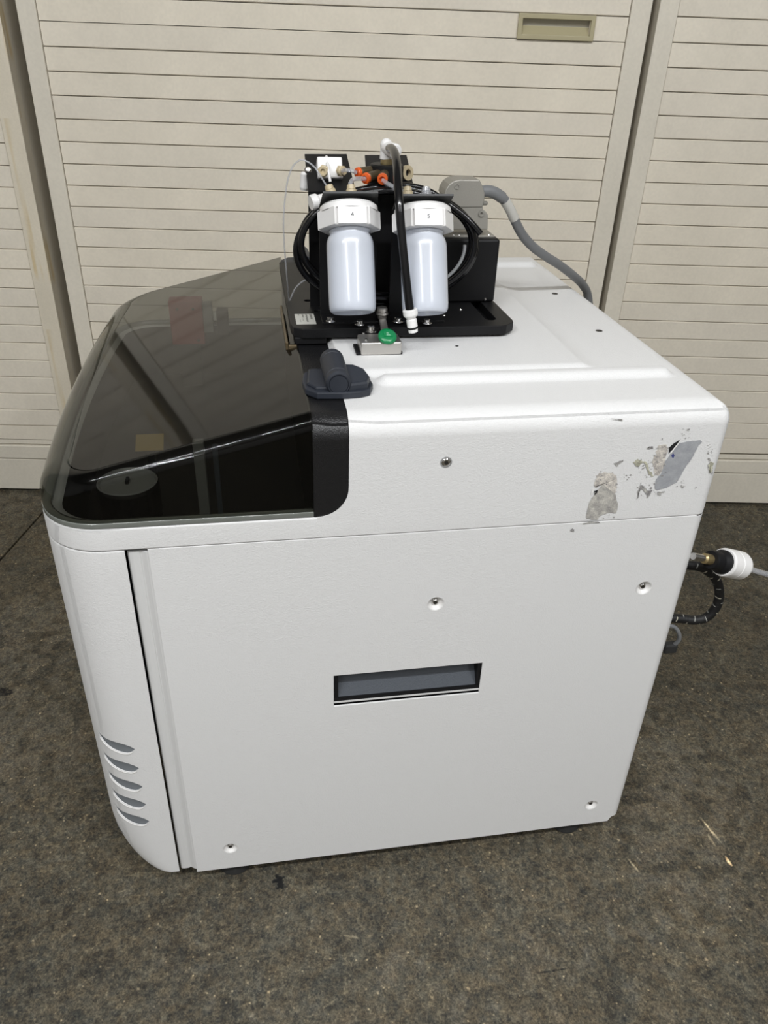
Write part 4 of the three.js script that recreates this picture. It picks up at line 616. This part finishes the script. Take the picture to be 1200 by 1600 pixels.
// ---------------------------------------------------------------- black box, grey connector and cable
{
  const x0 = 0.158, x1 = 0.2415, y1 = 0.8495, zf = -0.3225, zb = -0.388;
  const t = thing('junction_box', 'black metal box on the bolted plate under the grey connector', 'box', [x0, PT, zf]);
  const A = (n, g, m, l, p = t) => part(p, n, g, m, l);
  A('box_body', box(x0, x1, PT + 0.0003, y1, zb, zf, 0.004), M.anod);
  { const p = onZ(758, 468, zf), g = creased([[0, 0.0016], [0.0012, 0.0014], [0.0024, 0]], 14); A('box_screw', alongAxis(g, p, V(0, 0, 1)), M.chrome); }
  A('connector_flange', box(x0 + 0.003, 0.236, y1, y1 + 0.0025, -0.375, -0.333, 0.0006), M.castGrey);
  for (const u of [702, 711, 739, 757]) { const p = onY(u, 361.5, y1 + 0.003), g = creased([[0, 0.0014], [0.0012, 0.0012], [0.0018, 0]], 12); g.translate(p.x, y1 + 0.0025, -0.336); A('flange_screw', g, M.chrome); }
  const s = 7.617, W = (x, y, z) => onZ(680 + x / s, 270 + y / s, z);
  const c = thing('cable_connector', 'grey cast multipin connector hood on the black box', 'connector', [0.2, y1 + 0.0025, -0.355]);
  const face = (pts, z, d, b) => { const q = pts.map(p => W(p[0], p[1], z)); const g = prism(q.map(p => [p.x, p.y]), d, b); g.translate(0, 0, z - d); return boxUV(g); };
  const low = face([[190, 420], [555, 412], [560, 440], [598, 470], [618, 505], [614, 665], [130, 668], [135, 520]], -0.338, 0.03, 0.001); { const p = low.attributes.position; const yy = y1 + 0.0026; for (let i = 0; i < p.count; i++) if (p.getY(i) < yy) p.setY(i, yy); }
  const base = part(c, 'connector_base', low, M.castGrey);
  const up = part(c, 'connector_hood', face([[120, 260], [132, 205], [170, 145], [225, 108], [300, 92], [515, 97], [530, 120], [548, 160], [575, 245], [572, 330], [552, 396], [205, 400], [150, 330]], -0.337, 0.034, 0.0014), M.castGrey);
  for (const [x, y, p] of [[260, 165, up], [550, 490, base]]) { const w = W(x, y, -0.3356), g = creased([[0.0012, -0.0008], [0.0022, 0.0006], [0.0036, 0.0006], [0.0039, 0]], 20); part(p, 'cover_screw', alongAxis(g, w, V(0, 0, 1)), M.castGrey); }
  { const w = W(588, 362, -0.35), g = creased([[0, 0.004], [0.002, 0.004], [0.003, 0.002], [0.003, -0.003], [0, -0.003]], 16); part(up, 'lock_stud', alongAxis(g, w, V(1, 0, 0)), M.castGrey); }
  // cable: leaves the hood, droops over the rear edge of the deck
  const cz = [[748, 301, -0.354], [760, 298.5, -0.354], [772, 301, -0.355], [785, 309, -0.358], [794, 322, -0.362], [801, 336, -0.366], [808, 352, -0.372], [817, 368, -0.38], [832, 385, -0.392], [852, 400, -0.408], [874, 414, -0.428], [896, 431, -0.452], [910, 444.5, -0.474]]; const pts = cz.map(p => onZ(...p));
  const l = pts[pts.length - 1]; pts.push(V(l.x + 0.018, l.y - 0.02, l.z - 0.014), V(l.x + 0.03, l.y - 0.06, l.z - 0.022), V(l.x + 0.024, l.y - 0.13, l.z - 0.022), V(l.x + 0.012, l.y - 0.22, l.z - 0.01), V(XR + 0.002, l.y - 0.3, l.z));
  const cb = thing('grey_cable', 'thick grey cable running from the connector over the rear edge of the machine', 'cable', [l.x, T, l.z]);
  const m = part(cb, 'cable_jacket', capEnds(pts, 0.0066, 150, 14), M.greyCable);
  const cu = new THREE.CatmullRomCurve3(cz.map(p => onZ(...p)), false, 'centripetal'), sl = []; for (let i = 0; i <= 10; i++) sl.push(cu.getPoint((3.35 + (5.35 - 3.35) * i / 10) / 12)); part(m, 'marker_sleeve', capEnds(sl, 0.0071, 24, 16), M.tape, 'cream marker sleeve');
  part(m, 'cable_boot', capEnds(cz.slice(0, 4).map(p => onZ(...p)), 0.0076, 24, 16), M.greyCable);
}
// ---------------------------------------------------------------- plumbing and leads at the rear
{
  const a = onX(1083, 869, XR), b = onZ(1158, 884, -0.03), d = b.clone().sub(a), L = d.length();
  const t = thing('drain_fitting', 'round white cap fitting on a black collar sticking out of the machine rear', 'fitting', [a.x, a.y, a.z]);
  const A = (n, p, m, l) => part(t, n, alongAxis(creased(p, 30), a, d), m, l);
  A('metal_stub', [[0, 0], [0.0045, 0], [0.0045, L * 0.36]], M.chrome); A('brass_nut', [[0.0045, L * 0.2], [0.0068, L * 0.22], [0.0068, L * 0.36], [0.004, L * 0.38]], M.brass);
  A('black_collar', [[0, L * 0.34], [0.0115, L * 0.34], [0.0125, L * 0.37], [0.0125, L * 0.5], [0.016, L * 0.56], [0.016, L * 0.62], [0, L * 0.62]], M.black);
  A('white_cap', [[0, L * 0.6], [0.018, L * 0.6], [0.019, L * 0.63], [0.019, L * 0.78], [0.0184, L * 0.79], [0.019, L * 0.8], [0.019, L * 0.95], [0.017, L], [0.0145, L], [0.014, L * 0.98], [0, L * 0.98]], M.whitePlastic, 'white knurled round cap');
  const o = tubeThing('clear_tube', 'clear tube leaving the round white cap towards the cabinets', [b.clone().addScaledVector(d, -0.03), onZ(1180, 892, -0.03), onZ(1205, 899, -0.04), onZ(1260, 915, -0.06), onZ(1330, 950, -0.1), onY(1390, 985, 0.3)], 0.0038, M.clearTube, 40);
  const flecks = canvasTex(1024, 64, (c, w, h) => { c.fillStyle = '#0c0c0d'; c.fillRect(0, 0, w, h); const r = rng(9); for (let i = 0; i < 46; i++) { const x = i / 46 * w, y = ((i * 0.37) % 1) * h; c.fillStyle = r() < 0.5 ? '#b9b4a2' : '#8d8d88'; c.save(); c.translate(x, y); c.rotate(0.5); c.fillRect(-3, -9, 6, 18); c.restore(); c.fillStyle = '#232324'; for (let k = 0; k < 4; k++) c.fillRect(x + r() * 20, r() * h, 3, 8); } }); flecks.wrapS = flecks.wrapT = THREE.RepeatWrapping; 
  const bp = [onX(1066, 884, XR - 0.001), onZ(1092, 885, -0.055), onZ(1106, 892, -0.055), onZ(1119, 906, -0.055), onZ(1124, 928, -0.055), onZ(1118, 950, -0.056), onZ(1103, 965, -0.058), onZ(1085, 969, -0.06), onZ(1068, 967, -0.063), onX(1046, 958, XR - 0.001)];
  bp[0] = V(XR - 0.001, bp[1].y + 0.006, -0.058); bp[bp.length - 1] = V(XR - 0.001, bp[bp.length - 2].y + 0.006, -0.068);
  const s = thing('braided_hose', 'black braided hose with pale flecks looping from the machine rear', 'hose', [bp[0].x, bp[0].y, bp[0].z]); part(s, 'braid', capEnds(bp, 0.0066, 90, 14), std(0xffffff, 0.6, 0, { map: flecks, bumpMap: flecks, bumpScale: 0.0005 }));
  const g0 = V(XR - 0.001, onZ(1045, 978, -0.06).y, -0.06), gp = [g0, onZ(1052, 979, -0.055), onZ(1060, 988, -0.052), onZ(1061, 999, -0.052), onZ(1055, 1006, -0.054), onZ(1047, 1008, -0.058)]; const gl = V(XR - 0.001, gp[5].y, -0.062); gp.push(gl);
  const w = thing('grey_lead', 'thin grey lead with a black clip low on the machine rear', 'cable', [g0.x, g0.y, g0.z]); part(w, 'lead', capEnds(gp, 0.003, 50, 10), M.greyCable); const k = onZ(1049, 1008, -0.056); part(w, 'clip', box(k.x - 0.012, k.x + 0.008, k.y - 0.012, k.y + 0.004, k.z - 0.006, k.z + 0.006, 0.003), M.rubber, 'black clip');
}
// ---------------------------------------------------------------- end
renderer.render(scene, camera);
